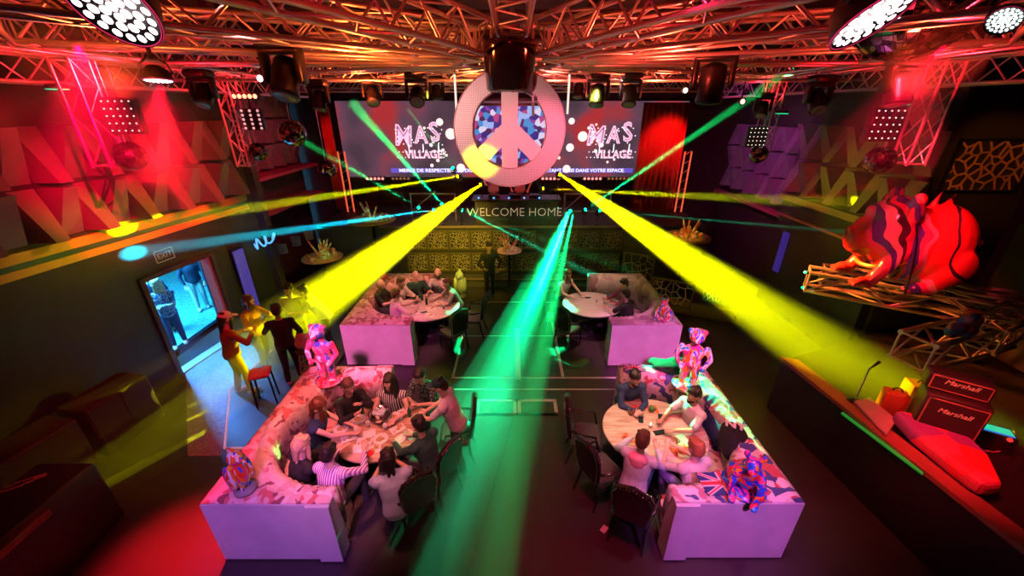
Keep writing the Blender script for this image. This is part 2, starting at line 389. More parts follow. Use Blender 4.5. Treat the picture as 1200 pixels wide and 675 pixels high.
mb = MB().box((7.95, 11.0, 1.75), (.06, .22, 1.2)); mb.obj('lit_column', emis('violet_strip', (.10, .05, .55), .3), wr)
# right wall, near part: red triangular panels
for i, (y, z, fl) in enumerate(((6.4, 3.9, 0), (5.8, 3.9, 1), (5.2, 3.8, 0), (4.6, 3.7, 1))):
    mb = MB(); a = .38
    tri = [(y-a, z+.45), (y+a, z+.45), (y, z-.45)] if fl else [(y-a, z-.45), (y+a, z-.45), (y, z+.45)]
    vs = [(10.07, p[0], p[1]) for p in tri]+[(9.8, y, z)]
    mb.add(vs, [(0, 1, 3), (1, 2, 3), (2, 0, 3), (0, 1, 2)]); mb.obj('triangular_wedge', mat('red_wedge', (.45, .12, .10), .5), wrn)
# open doorway with frame, threshold and outside ground
m = MB()
wallbox(m, 7.36, 7.46, 0, 2.42, -.25, .06); wallbox(m, 9.06, 9.16, 0, 2.42, -.25, .06); wallbox(m, 7.36, 9.16, 2.33, 2.42, -.25, .06)
d1 = struct('door_1', m, mat('door_frame_paint', (.10, .04, .06), .5))
m = MB(); wallbox(m, 7.46, 9.06, 0, .035, -.22, .03); m.obj('threshold', mat('threshold_metal', (.75, .75, .72), .4), d1)
leaf = MB(); a = lw(9.02, 0, -.25)
LD = Vector((-.50, .866, 0)); LR = math.atan2(LD.y, LD.x); lc_ = a+LD*.62; leaf.box((lc_.x, lc_.y, 1.15), (1.2, .06, 2.25), LR)
lf = leaf.obj('door_leaf', mat('blue_door_leaf', (.05, .14, .30), .45), d1)
g = MB()
LNn = Vector((-LD.y, LD.x, 0))
for k in range(5):
    q_ = a+LD*(.14+.24*k)+LNn*.045; g.box((q_.x, q_.y, 1.15), (.05, .04, 2.2), LR)
g.obj('door_slat', mat('pale_blue_rib', (.35, .5, .65), .5), lf)
m = MB(); wallbox(m, 8.98, 9.04, 0, 2.3, -.2, .02); m.obj('red_edge_strip', emis('red_edge', (.6, .02, .05), .25), d1)
M_out = patch_mat('outside_carpet', [(.05, .30, .42), (.10, .42, .50), (.04, .22, .36), (.22, .55, .6)], 16, .9, distort=.8, stretch=(1, 2.5, 1))
struct('floor_outside', MB().box((-14.3, 9, -.06), (11.2, 16, .1)), M_out)
struct('wall_outside', MB().box((-18.5, 9, 2.5), (.3, 18, 5.2)), mat('street_wall', (.04, .10, .16), .8))
# paler floor before the door: the daylight pool is put into its colour
M_daylit = patch_mat('grey_worn_floor', [(.30, .32, .36), (.42, .46, .50), (.26, .28, .34), (.36, .38, .42)], 9, .55, distort=1.2)
poly = [lw(7.46, 0, 0), lw(9.06, 0, 0), Vector((-6.15, 8.0, 0)), Vector((-6.15, 5.2, 0)), Vector((-6.35, 5.2, 0))]
struct('floor_path', MB().prism([(-7.60, 7.5), (-7.40, 9.0), (-6.1, 8.3), (-6.1, 6.7), (-5.15, 5.1), (-5.75, 5.1)], 0, .006), M_daylit)
# --- low left side platform with lit edge
pl = [(-5.08, 5.14), (-3.95, 5.14), (-4.12, 7.7), (-4.2, 9.6), (-6.6, 9.9), (-5.96, 8.25), (-6.02, 6.72)]
pf = struct('floor_platform', MB().prism(pl, 0, .15), mat('violet_platform', (.06, .035, .05), .4))
e = MB()
for i in range(len(pl)):
    if i in (0, 5, 6):
        a = pl[i]; b = pl[(i+1) % len(pl)]; e.tube((a[0], a[1], .15), (b[0], b[1], .15), .02, n=6)
e.obj('edge_light', emis('pink_edge', (1, .30, .40), .55), pf)
# --- white lines and frames let into the floor
def strip(pts, wd, z=.004):
    mb = MB()
    for a, b in zip(pts[:-1], pts[1:]):
        a = Vector(a).to_2d(); b = Vector(b).to_2d(); d = (b-a).normalized(); n = Vector((-d.y, d.x))*wd/2; a = a-d*wd/2; b = b+d*wd/2
        mb.prism([tuple(a-n), tuple(b-n), tuple(b+n), tuple(a+n)], 0, z)
    return mb
M_line = mat('white_floor_line', (.95, .92, .90), .6)
fl = struct('trim_1', strip([(-1.3, 7.33), (3.1, 7.33)], .05), M_line)
struct('trim_2', strip([(-2.0, 6.92), (2.9, 6.92)], .04), M_line)
struct('trim_3', strip([(-1.36, 7.33), (-1.30, 10.6)], .055), M_line)
struct('trim_4', strip([(1.17, 7.33), (1.16, 9.9)], .07), M_line)
struct('trim_5', strip([(.14, 7.33), (.14, 9.5)], .13), M_line)
struct('trim_6', strip([(-1.3, 9.15), (2.0, 9.15)], .03), M_line)
struct('trim_7', strip([(-1.2, 11.2), (1.4, 11.2)], .03), M_line)
for i, (x0, x1) in enumerate(((-.70, .06), (.15, .90))):
    struct('trim_%d' % (8+i), strip([(x0, 6.14), (x1, 6.14), (x1, 6.56), (x0, 6.56), (x0, 6.14), (x1, 6.14)], .07, .006), M_line)
# ================================================================== stage
M_stage = mat('stage_black', (.05, .045, .04), .6)
m = MB(); m.box((0, 14.9, 1.0), (13.2, 3.9, 2.0)); m.box((0, 12.75, .12), (9.4, .5, .24)); m.box((0, 12.4, .06), (8.8, .5, .12))
stg = struct('floor_stage', m, M_stage)
mb = MB(); mb.box((0, 12.93, 1.98), (9.0, .06, .06)); mb.box((-.0, 12.48, .25), (9.2, .04, .03)); mb.obj('stage_edge', mat('warm_ledge', (.30, .20, .12), .5), stg)
# fretwork: random cells clipped from half planes
def cells(wd, ht, n, r):
    pts = [(r.uniform(0, wd), r.uniform(0, ht)) for _ in range(n)]
    # relax a little
    for _ in range(1):
        pts = [(x+r.uniform(-.01, .01), y) for x, y in pts]
    out = []
    for i, (px, py) in enumerate(pts):
        poly = [(0, 0), (wd, 0), (wd, ht), (0, ht)]
        for j, (qx, qy) in enumerate(pts):
            if i == j: continue
            mx, my = (px+qx)/2, (py+qy)/2; nx, ny = qx-px, qy-py; res = []
            for k in range(len(poly)):
                a = poly[k]; b = poly[(k+1) % len(poly)]
                da = (a[0]-mx)*nx+(a[1]-my)*ny; db = (b[0]-mx)*nx+(b[1]-my)*ny
                if da <= 0: res.append(a)
                if (da < 0) != (db < 0) and da != db:
                    t = da/(da-db); res.append((a[0]+(b[0]-a[0])*t, a[1]+(b[1]-a[1])*t))
            poly = res
            if len(poly) < 3: break
        if len(poly) >= 3: out.append(poly)
    return out
def fret_mesh(wd, ht, n, seed, bar=.018, th=.02):
    r = random.Random(seed); mb = MB(); done = set()
    for poly in cells(wd, ht, n, r):
        for a, b in zip(poly, poly[1:]+poly[:1]):
            key = tuple(sorted(((round(a[0], 3), round(a[1], 3)), (round(b[0], 3), round(b[1], 3)))))
            if key in done: continue
            done.add(key); va = Vector((a[0]-wd/2, 0, a[1]-ht/2)); vb = Vector((b[0]-wd/2, 0, b[1]-ht/2)); d = vb-va
            if d.length < .01: continue
            d.normalize(); nn = Vector((-d.z, 0, d.x))*bar/2; t = Vector((0, th/2, 0))
            mb.add([va-nn-t, vb-nn-t, vb+nn-t, va+nn-t, va-nn+t, vb-nn+t, vb+nn+t, va+nn+t], [(0, 1, 2, 3), (4, 5, 6, 7), (0, 1, 5, 4), (1, 2, 6, 5), (2, 3, 7, 6), (3, 0, 4, 7)])
    return mb
def fret_frame(wd, ht, bar=.05, th=.04):
    mb = MB()
    for s in (-1, 1): mb.box((s*(wd/2), 0, 0), (bar, th, ht+bar)); mb.box((0, 0, s*(ht/2)), (wd, th, bar))
    return mb
def fret_panel(name, label, loc, rz, wd, ht, n, seed, m, fm, group=None, bar=.018):
    t = thing(name, label, 'lattice panel', loc, rz, group)
    fret_mesh(wd, ht, n, seed, bar).obj('fretwork', m, t); fret_frame(wd, ht).obj('frame', fm, t)
    return t
M_olive = mat('olive_frame', (.16, .13, .06), .5)
fp = fret_panel('lattice_panel', 'brass fretwork panel on the stage front, upper row left end', (-3.3, 12.9, 1.42), 0, .66, .62, 60, 3, M_brass, M_olive, 'fretwork panels along the stage front')
names = ['second from the left', 'third from the left', 'fourth from the left', 'fifth, left of the platter stand', 'sixth, right of the platter stand', 'seventh', 'eighth', 'at the right end']
xs = [-3.3, -2.55, -1.8, -1.05, -.3, .45, 1.9, 2.65, 3.4]
cnt = 0
for row, z in (('upper', 1.52), ('lower', .72)):
    for i, x in enumerate(xs):
        if row == 'upper' and i == 0: fp.location = (x, 12.9, z); continue
        nm = names[i-1] if i else 'left end'
        clone(fp, (x, 12.9, z), label='brass fretwork panel on the stage front, %s row, %s' % (row, nm))
# LED screen
M_scr = bpy.data.materials.new('led_screen_picture'); M_scr.use_nodes = True; nt = M_scr.node_tree; b = nt.nodes['Principled BSDF']; b.inputs['Base Color'].default_value = (.01, .01, .01, 1)
tc = nt.nodes.new('ShaderNodeTexCoord'); n1 = nt.nodes.new('ShaderNodeTexNoise'); n1.inputs['Scale'].default_value = .55; n1.inputs['Detail'].default_value = 1.5
nt.links.new(tc.outputs['Object'], n1.inputs['Vector']); cr = nt.nodes.new('ShaderNodeValToRGB'); el = cr.color_ramp.elements
el[0].position = .40; el[0].color = (.065, .038, .058, 1); el[1].position = .68; el[1].color = (.42, .03, .035, 1); x = el.new(.54); x.color = (.13, .055, .09, 1)
nt.links.new(n1.outputs['Fac'], cr.inputs[0]); nt.links.new(cr.outputs[0], b.inputs['Emission Color']); b.inputs['Emission Strength'].default_value = 1.0
scr = thing('led_screen', 'wide led screen above the stage showing two pink marquee logos and a caption', 'screen', (0, 16.2, 4.5))
MB().box((0, 0, 0), (13.2, .1, 2.75)).obj('screen_panel', M_scr, scr)
mb = MB(); mb.box((0, .1, 1.42), (13.4, .25, .09)); mb.box((0, .1, -1.42), (13.4, .25, .09)); mb.box((-6.66, .1, 0), (.1, .25, 2.9)); mb.box((6.66, .1, 0), (.1, .25, 2.9)); mb.obj('screen_frame', M_black, scr)
MB().box((0, -.06, -1.12), (9.6, .03, .17)).obj('caption_band', emis('violet_band', (.16, .10, .62), 1), scr)
M_txt = emis('white_text_glow', (1, .93, 1), 1.2)
lettering('caption', 'MERCI DE RESPECTER LES DISTANCES', .175, M_txt, scr, (-2.6, -.09, -1.12), (PI/2, 0, 0), offset=.004, sx=1.28)
lettering('caption', 'EN RESTANT ASSIS DANS VOTRE ESPACE.', .175, M_txt, scr, (2.65, -.09, -1.12), (PI/2, 0, 0), offset=.004, sx=1.12)
M_mq = emis('marquee_pink', (1, .50, .68), 1.25); M_mqi = emis('marquee_inner', (.30, .06, .26), 1); M_bulb = emis('marquee_bulb', (1, .9, .95), 2)
def marquee(cx):
    for ch, dx, dz, sz, rot in (('M', -.62, .08, 1.05, .10), ('A', .05, .12, .85, 0), ('S', .58, .22, .95, -.15)):
        a = lettering('logo_letter', ch, sz, M_mq, scr, (cx+dx, -.065, dz+.05), (PI/2, rot, 0), offset=.028, sx=.85)
        b = lettering('logo_letter_face', ch, sz, M_mqi, a, (0, 0, .008), (0, 0, 0), offset=-.030, sx=.85)
    a = lettering('logo_word', 'VILLAGE', .42, M_mq, scr, (cx+.1, -.065, -.52), (PI/2, 0, 0), offset=.014, sx=.92)
    bl = MB()
    for i in range(26): bl.ell((cx-.92+.075*i, -.085, -.52+(.10 if i % 2 else -.10)), (.02, .01, .02), n=6, m=4)
    for i in range(30):
        q = rnd.random(); bl.ell((cx-.9+1.8*q, -.085, .05+.32*rnd.uniform(-1, 1)+.1), (.022, .01, .022), n=6, m=4)
    for k in (-.45, .1, .7): bl.box((cx+k, -.07, -.28), (.03, .01, .3))
    bl.obj('logo_bulb', M_bulb, scr)
marquee(-3.55); marquee(3.85)
ds = MB()
for px, py, r in ((515, 143, 4), (528, 157, 6), (513, 188, 2), (505, 170, 2), (497, 150, 1.5), (670, 142, 3.5), (683, 160, 5.5), (668, 173, 4.5), (698, 177, 2), (705, 170, 2.5), (690, 150, 1.5), (695, 155, 1.5), (700, 165, 1.5), (540, 197, 5), (664, 198, 4.5), (655, 185, 1.8), (520, 180, 1.4), (519, 176, 1.8), (523, 182, 1.6), (545, 160, 1.3), (506, 194, 2), (509, 178, 1.4), (699, 146, 1.3), (712, 190, 1.4), (720, 187, 1.4)):
    p = P(px, py, 16.1); ds.ell((p.x, -.075, p.z-4.5), (r*.034, .015, r*.034), n=14, m=6)
ds.obj('light_dot_picture', emis('dot_white', (1, .62, .60), 1.6), scr)
# centre video picture
M_vid = patch_mat('video_picture_base', [(0, 0, 0)], 1)
M_vid = bpy.data.materials.new('video_picture'); M_vid.use_nodes = True; nt = M_vid.node_tree; b = nt.nodes['Principled BSDF']; b.inputs['Base Color'].default_value = (.01, .01, .01, 1)
tc = nt.nodes.new('ShaderNodeTexCoord'); v = nt.nodes.new('ShaderNodeTexVoronoi'); v.inputs['Scale'].default_value = 5
nt.links.new(tc.outputs['Object'], v.inputs['Vector']); sp = nt.nodes.new('ShaderNodeSeparateColor'); nt.links.new(v.outputs['Color'], sp.inputs[0])
cr = nt.nodes.new('ShaderNodeValToRGB'); cr.color_ramp.interpolation = 'CONSTANT'; cols = [(.03, .03, .25), (.35, .5, .95), (.5, .06, .25), (.05, .3, .7), (.8, .7, .95), (.08, .02, .10), (.25, .06, .4)]
while len(cr.color_ramp.elements) > 1: cr.color_ramp.elements.remove(cr.color_ramp.elements[-1])
cr.color_ramp.elements[0].color = cols[0]+(1,)
for i, c in enumerate(cols[1:], 1): x = cr.color_ramp.elements.new(i/len(cols)); x.color = c+(1,)
nt.links.new(sp.outputs[0], cr.inputs[0]); nt.links.new(cr.outputs[0], b.inputs['Emission Color']); b.inputs['Emission Strength'].default_value = .9
vd = thing('video_wall', 'blue and violet video picture on the centre screen behind the peace sign', 'screen', (0, 15.2, 4.6))
MB().box((0, 0, .1), (2.9, .12, 2.0)).obj('screen_panel', M_vid, vd)
mb = MB(); mb.box((0, .05, 1.15), (3.05, .2, .08)); mb.box((0, .05, -.95), (3.05, .2, .08)); mb.obj('screen_frame', M_black, vd)
# DJ booth
dj = thing('dj_booth', 'dark dj booth on the stage with pale welcome lettering', 'dj booth', (0, 13.3, 2.0))
MB().box((.15, 0, .42), (2.75, .7, .84), bev=.03).obj('counter', mat('booth_brown', (.07, .05, .045), .5), dj)
MB().box((.15, -.02, .88), (2.95, .85, .06), bev=.02).obj('worktop', M_black, dj)
lettering('lettering', 'WELCOME HOME', .40, mat('pale_letters', (.75, .65, .5), .4, emit=(.30, .24, .17), es=1), dj, (.08, -.37, .47), (PI/2, 0, 0), sx=1.0, extrude=.01, offset=-.008)
mb = MB(); mb.box((-.6, 0, .96), (.35, .35, .08), bev=.02); mb.box((.75, 0, .96), (.35, .35, .08), bev=.02); mb.box((.1, 0, .97), (.4, .38, .1), bev=.02); mb.obj('mixing_deck', M_black, dj)
mb = MB()
for k in range(5): mb.ell((-1.1+.5*k, -.3, .94), (.03, .03, .02), n=8, m=6)
mb.obj('deck_light', emis('blue_led', (.1, .4, 1), 3), dj)
# stage side frames
for nm, px0, px1, lab in (('guard_railing', 481, 533, 'pale metal guard frame on the stage, left of the dj booth'), ('guard_railing', 662, 716, 'pale metal guard frame on the stage, right of the dj booth')):
    a = P(px0, 230, 13.6); b_ = P(px1, 230, 13.6); x0, x1 = a.x, b_.x; t = thing(nm, lab, 'railing', ((x0+x1)/2, 13.6, 2.0)); hw = (x1-x0)/2
    mb = MB(); mb.tube((-hw, 0, .95), (hw, 0, .95), .022); mb.tube((-hw, 0, .35), (hw, 0, .35), .022); mb.obj('rail', M_alu, t)
    for s in (-1, 1): MB().tube((s*hw, 0, 0), (s*hw, 0, .97), .025).obj('post', M_alu, t)
    MB().tube((-hw, 0, .37), (0, .5, .93), .018).obj('brace', M_alu, t)
# red light bars on the stage back
for px, lab in ((440, 'at the left, under the logo'), (470, 'at the left, beside its dimmer twin'), (645, 'next to the peace sign'), (694, 'under the right caption'), (722, 'under the right logo'), (745, 'at the right end')):
    p = P(px, 209, 15.6); t = thing('led_bar', 'short red led bar on the stage back %s' % lab, 'stage light', (p.x, 15.6, p.z), group='red led bars')
    MB().box((0, 0, 0), (.78, .12, .14), bev=.02).obj('housing', M_black, t); MB().tube((0, .03, 2.0-p.z), (0, .03, 0), .03).obj('stand', M_blackm, t)
    mb = MB()
    for k in range(5): mb.ell((-.3+.15*k, -.07, 0), (.05, .02, .05), n=10, m=6)
    mb.obj('led', emis('red_led', (1, .22, .2), 2.5 if px not in (470, 722) else 2.5) if px not in (470, 722, 745) else emis('dim_led', (.3, .12, .05), 1), t)
# red vertical light columns at both sides of the stage
for x, lab in ((-6.2, 'left'), (6.4, 'right')):
    t = thing('light_column', 'vertical red light column at the %s side of the stage' % lab, 'stage light', (x, 15.0, 2.0))
    for k in (-.12, .12): MB().tube((k, 0, 0), (k, 0, 2.2), .03).obj('tube', emis('red_tube', (1, .12, .05), .9), t)
    mb = MB()
    for k in range(7): mb.tube((-.12, 0, .1+.33*k), (.12, 0, .25+.33*k), .012, n=6)
    mb.obj('bracing', M_alu, t)
for px0, px1, py0, py1, lab in ((755, 798, 120, 185, 'glowing red drape right of the logo screen'), (372, 398, 125, 200, 'glowing red drape left of the logo screen')):
    a = P(px0, py0, 15.3); b_ = P(px1, py1, 15.3); mb = MB(); n = 30; vs = []
    for i in range(n+1):
        x = a.x+(b_.x-a.x)*i/n; y = 15.3+.06*math.sin(i*1.6); b_.z = 2.0; vs += [(x, y, a.z), (x, y, b_.z), (x, y+.02, a.z), (x, y+.02, b_.z)]
    fs = []
    for i in range(n): k = i*4; fs += [(k, k+4, k+5, k+1), (k+2, k+3, k+7, k+6), (k, k+2, k+6, k+4), (k+1, k+5, k+7, k+3)]
    mb.add(vs, fs, smooth=True); tag(mb.obj('stage_drape', mat('red_cloth', (.75, .08, .06), .8)), lab, 'curtain')
spot('drape_light', (5.9, 13.5, 6.2), (5.6, 15.3, 4.2), 300, RED, 50); spot('drape_light', (-5.9, 13.5, 6.2), (-6.4, 15.3, 4.2), 180, RED, 50)
# ================================================================== furniture
def collage(name, cols, sc=7): return patch_mat(name, cols, sc, .6, distort=.9)
FAB_A = collage('pink_collage_fabric', [(.85, .50, .48), (.75, .20, .18), (.90, .72, .68), (.35, .10, .12), (.85, .55, .50), (.75, .42, .40), (.9, .6, .55)], 6)
FAB_B = collage('rose_collage_fabric', [(.62, .36, .34), (.40, .16, .15), (.72, .52, .46), (.28, .10, .10), (.55, .30, .28)], 6)
FAB_C = collage('beige_collage_fabric', [(.60, .48, .48), (.35, .22, .24), (.68, .58, .58), (.45, .30, .32), (.62, .50, .52)], 4)
FAB_D = collage('flag_collage_fabric', [(.66, .58, .50), (.50, .10, .10), (.75, .70, .66), (.06, .08, .22), (.66, .60, .52), (.45, .22, .24), (.6, .5, .44)], 6)
M_top = mat('bleached_wood_table', (.74, .60, .46), .45, bump=(10, .05))
# wavy wood figure for the table top
def wood_mat(name, c1, c2):
    m = bpy.data.materials.new(name); m.use_nodes = True; nt = m.node_tree; b = nt.nodes['Principled BSDF']; b.inputs['Roughness'].default_value = .42
    tc = nt.nodes.new('ShaderNodeTexCoord'); mp = nt.nodes.new('ShaderNodeMapping'); mp.inputs['Scale'].default_value = (1, 9, 1); mp.inputs['Rotation'].default_value = (0, 0, .3)
    n = nt.nodes.new('ShaderNodeTexNoise'); n.inputs['Scale'].default_value = 2.2; n.inputs['Detail'].default_value = 6; n.inputs['Distortion'].default_value = .8
    nt.links.new(tc.outputs['Object'], mp.inputs['Vector']); nt.links.new(mp.outputs[0], n.inputs['Vector'])
    cr = nt.nodes.new('ShaderNodeValToRGB'); cr.color_ramp.elements[0].position = .35; cr.color_ramp.elements[0].color = c1+(1,); cr.color_ramp.elements[1].position = .6; cr.color_ramp.elements[1].color = c2+(1,)
    nt.links.new(n.outputs['Fac'], cr.inputs[0]); nt.links.new(cr.outputs[0], b.inputs['Base Color']); return m
M_top = wood_mat('bleached_wood', (.50, .34, .22), (.80, .68, .54))
BH = 1.10
def booth(label, ox, oy, s, L, fab, group):
    """origin: middle of the open side; local x runs outwards (mirrored by s), y along the length"""
    t = thing('booth_sofa', label, 'booth', (ox, oy, 0), 0, group)
    W = 1.62; R = 1.26; cx = .18; ri = .80
    M = Matrix.Scale(s, 4, (1, 0, 0))
    h = L/2
    # white shell: rectangle minus the round cavity
    a0 = math.acos(max(-1, -cx/R)); a0 = math.pi/2+math.asin(cx/R)
    arc = [(cx+R*math.cos(a), R*math.sin(a)) for a in [(-a0+2*a0*i/40) for i in range(41)]]
    y_in = arc[0][1]
    outer = [(0, -h), (W, -h), (W, h), (0, h)]
    # build as quads between arc and projected outline
    def proj(p, a):
        x = min(W, max(0, cx+2.6*math.cos(a)*1.2)); y = max(-h, min(h, 2.6*math.sin(a)*1.2))
        return (x, y)
    out = []
    for i in range(41):
        a = -a0+2*a0*i/40; dx, dy = math.cos(a), math.sin(a)
        ts = []
        if dx > 0: ts.append((W-cx)/dx)
        if dy > 0: ts.append(h/dy)
        if dy < 0: ts.append(-h/dy)
        if dx < 0: ts.append(-cx/dx)
        k = min(ts); out.append((cx+dx*k, dy*k))
    # snap the corners
    for tgt in ((W, -h), (W, h), (0, -h), (0, h)):
        j = min(range(41), key=lambda i: (out[i][0]-tgt[0])**2+(out[i][1]-tgt[1])**2); out[j] = tgt
    mb = MB(); n = 41; top = BH
    vs = [(x, y, 0.03) for x, y in arc]+[(x, y, 0.03) for x, y in out]+[(x, y, top) for x, y in arc]+[(x, y, top) for x, y in out]
    fs = []
    for i in range(n-1):
        fs += [(i, i+1, n+i+1, n+i), (2*n+i, 3*n+i, 3*n+i+1, 2*n+i+1), (n+i, n+i+1, 3*n+i+1, 3*n+i), (i, 2*n+i, 2*n+i+1, i+1)]
    fs += [(0, n, 3*n, 2*n), (n-1, 3*n-1, 4*n-1, 2*n-1)]
    mb.add(vs, fs, M); mb.obj('shell', M_leather, t)
    # armrest slabs standing a little proud on both end faces
    for sy in (-1, 1):
        MB().box((.15, sy*(h+.012), BH/2+.02), (.30, .05, BH-.03), M=M).obj('armrest_panel', M_leather, t)
    # printed bench: ring sector
    mb = MB(); a1 = a0-.04; k = 36
    vs = []; fs = []
    prof = [(ri, .05), (ri-.01, .40), (ri+.03, .47), (R-.02, .47), (R-.02, .05)]
    for i in range(k+1):
        a = -a1+2*a1*i/k
        for r, z in prof: vs.append((cx+r*math.cos(a), r*math.sin(a), z))
    q = len(prof)
    for i in range(k):
        for j in range(q-1): fs.append((i*q+j, (i+1)*q+j, (i+1)*q+j+1, i*q+j+1))
    fs += [tuple(range(q)), tuple(range(k*q, k*q+q))]
    mb.add(vs, fs, M, smooth=False); mb.obj('bench', fab, t)
    # fluted padded backrest along the cavity, with rolled top
    mb = MB(); k = 110; vs = []; fs = []
    prof = [(R-.02, .47), (R-.13, .55), (R-.12, .98), (R-.10, 1.08), (R-.03, 1.15), (R+.06, 1.16), (R+.10, 1.10)]; q = len(prof)
    for i in range(k+1):
        a = -a0+2*a0*i/k; f = 1+(.014 if i % 3 == 0 else -.004)
        for j, (r, z) in enumerate(prof): rr = r*(f if j in (1, 2, 3, 4) else 1); vs.append((cx+rr*math.cos(a), rr*math.sin(a), z*(1+(.01 if i % 3 else 0)*(j > 2))))
    for i in range(k):
        for j in range(q-1): fs.append((i*q+j, (i+1)*q+j, (i+1)*q+j+1, i*q+j+1))
    fs += [tuple(range(q)), tuple(range(k*q, k*q+q))]
    mb.add(vs, fs, M, smooth=True); mb.obj('backrest', fab, t)
    # loose printed cloth on the ledge around the cavity, slightly rumpled
    mb = MB(); vs = []; fs = []; rr = random.Random(int(L*10)+int(oy)); nr = 7
    for i in range(n):
        for j in range(nr):
            u = j/(nr-1); x = arc[i][0]*(1-u)+out[i][0]*u; y = arc[i][1]*(1-u)+out[i][1]*u
            z = top+.012+(.035*abs(math.sin(i*1.3+j*2.1))*math.sin(u*PI))
            if j == nr-1: x = min(max(x, .0), W-.01); y = min(max(y, -h+.01), h-.01)
            vs.append((x, y, z))
    for i in range(n-1):
        for j in range(nr-1): fs.append((i*nr+j, (i+1)*nr+j, (i+1)*nr+j+1, i*nr+j+1))
    mb.add(vs, fs, M, smooth=True)
    o = mb.obj('ledge_cloth', fab, t); sd = o.modifiers.new('thickness', 'SOLIDIFY'); sd.thickness = .01; sd.offset = 1
    return t
bA = booth('white booth sofa with pink printed lining, near the camera on the red-lit side', -2.28, 4.78, -1, 2.9, FAB_A, 'curved booth sofas')
bD = booth('white booth sofa with flag printed lining, nearest on the side of the bulldog', 2.05, 4.80, 1, 2.9, FAB_D, 'curved booth sofas')
bB = booth('white booth sofa with rose printed lining, behind the one with the pink lining', -2.32, 9.35, -1, 3.1, FAB_B, 'curved booth sofas')
bC = booth('white booth sofa with pale beige printed lining, around the nearly empty table', 2.28, 9.35, 1, 3.1, FAB_C, 'curved booth sofas')
# flag prints on the lining of the near booth
M_navy = mat('flag_navy', (.03, .05, .20), .6); M_fr = mat('flag_red', (.60, .05, .06), .6); M_fw = mat('flag_white', (.78, .72, .70), .6)
def flag(parent, loc, rot, wd, ht):
    f = MB().box((0, 0, 0), (wd, ht, .006)).obj('flag_print', M_navy, parent); f.location = loc; f.rotation_euler = rot
    d = math.atan2(ht, wd); L = math.hypot(wd, ht)*.94
    w1 = MB(); w1.box((0, 0, .004), (wd, ht*.26, .005)); w1.box((0, 0, .004), (wd*.17, ht, .005))
    for s in (-1, 1): w1.box((0, 0, .004), (L, ht*.14, .004), s*d)
    w1.obj('white_cross', M_fw, f)
    r1 = MB(); r1.box((0, 0, .008), (wd, ht*.14, .004)); r1.box((0, 0, .008), (wd*.09, ht, .004))
    for s in (-1, 1): r1.box((0, 0, .007), (L, ht*.05, .003), s*d)
    r1.obj('red_cross', M_fr, f)
flag(bD, (.72, -1.20, 1.165), (0, .02, .05), .62, .34)
flag(bD, (1.22, .15, .86), (0, PI/2, 0), .40, .52)
flag(bD, (.25, 1.30, 1.17), (0, 0, -.1), .40, .22)
st = MB(); pts = []
for i in range(10): a = PI/2+i*PI/5; r = .17 if i % 2 == 0 else .075; pts.append((r*math.cos(a), r*math.sin(a)))
st.prism(pts, 0, .008); o = st.obj('star_print', M_fr, bD); o.location = (1.05, 1.22, 1.168)
# ---------------------------------------------------------------- tables
def round_table(label, x, y, r, sx, m, group='round booth tables'):
    t = thing('round_table', label, 'table', (x, y, 0), 0, group)
    MB().lathe([(r-.03, .715), (r, .725), (r, .752), (r-.012, .76), (0.001, .76)], 56, sx=sx).obj('tabletop', m, t)
    MB().lathe([(r*.86, .60), (r*.9, .70), (r*.9, .715), (.05, .715)], 40, sx=sx).obj('apron', M_black, t)
    mb = MB().lathe([(.11, .04), (.06, .12), (.055, .6), (.14, .70)], 20); mb.obj('pedestal', M_blackm, t)
    MB().lathe([(.36, 0), (.36, .025), (.1, .05), (.001, .05)], 30).obj('base', M_blackm, t)
    return t
TA = Vector((-2.22, 5.05, .76)); TB = Vector((-2.26, 9.45, .76)); TC = Vector((2.18, 9.6, .76)); TD = Vector((2.36, 4.95, .76))
round_table('round wooden table crowded with plates in the near booth with pink lining', TA.x, TA.y, .76, 1.0, wood_mat('warm_wood', (.34, .20, .12), (.58, .42, .30)))
M_ct = wood_mat('pale_marble_top', (.62, .55, .55), (.80, .75, .74))
round_table('round pale table with bottles and papers in the far rose-lined booth', TB.x, TB.y, .80, 1.05, wood_mat('pale_pink_wood', (.50, .36, .34), (.74, .60, .56)))
round_table('round pale table, almost bare, in the far beige booth', TC.x, TC.y, .76, 1.04, M_ct)
round_table('round wooden table with orange letters where four men sit', TD.x, TD.y, .78, 1.08, M_top)
M_or = mat('orange_lettering_paint', (.85, .16, .05), .5)
for x, y, rz, sz in ((-.02, .50, PI, .26), (.35, -.42, .25, .26), (-.42, -.25, -.8, .2)):
    tb = [o for o in bpy.data.objects if o.get('label') == 'round wooden table with orange letters where four men sit'][0]
    lettering('table_lettering', 'MAS', sz, M_or, tb, (x, y, .762), (0, 0, rz), extrude=.001, offset=.01)
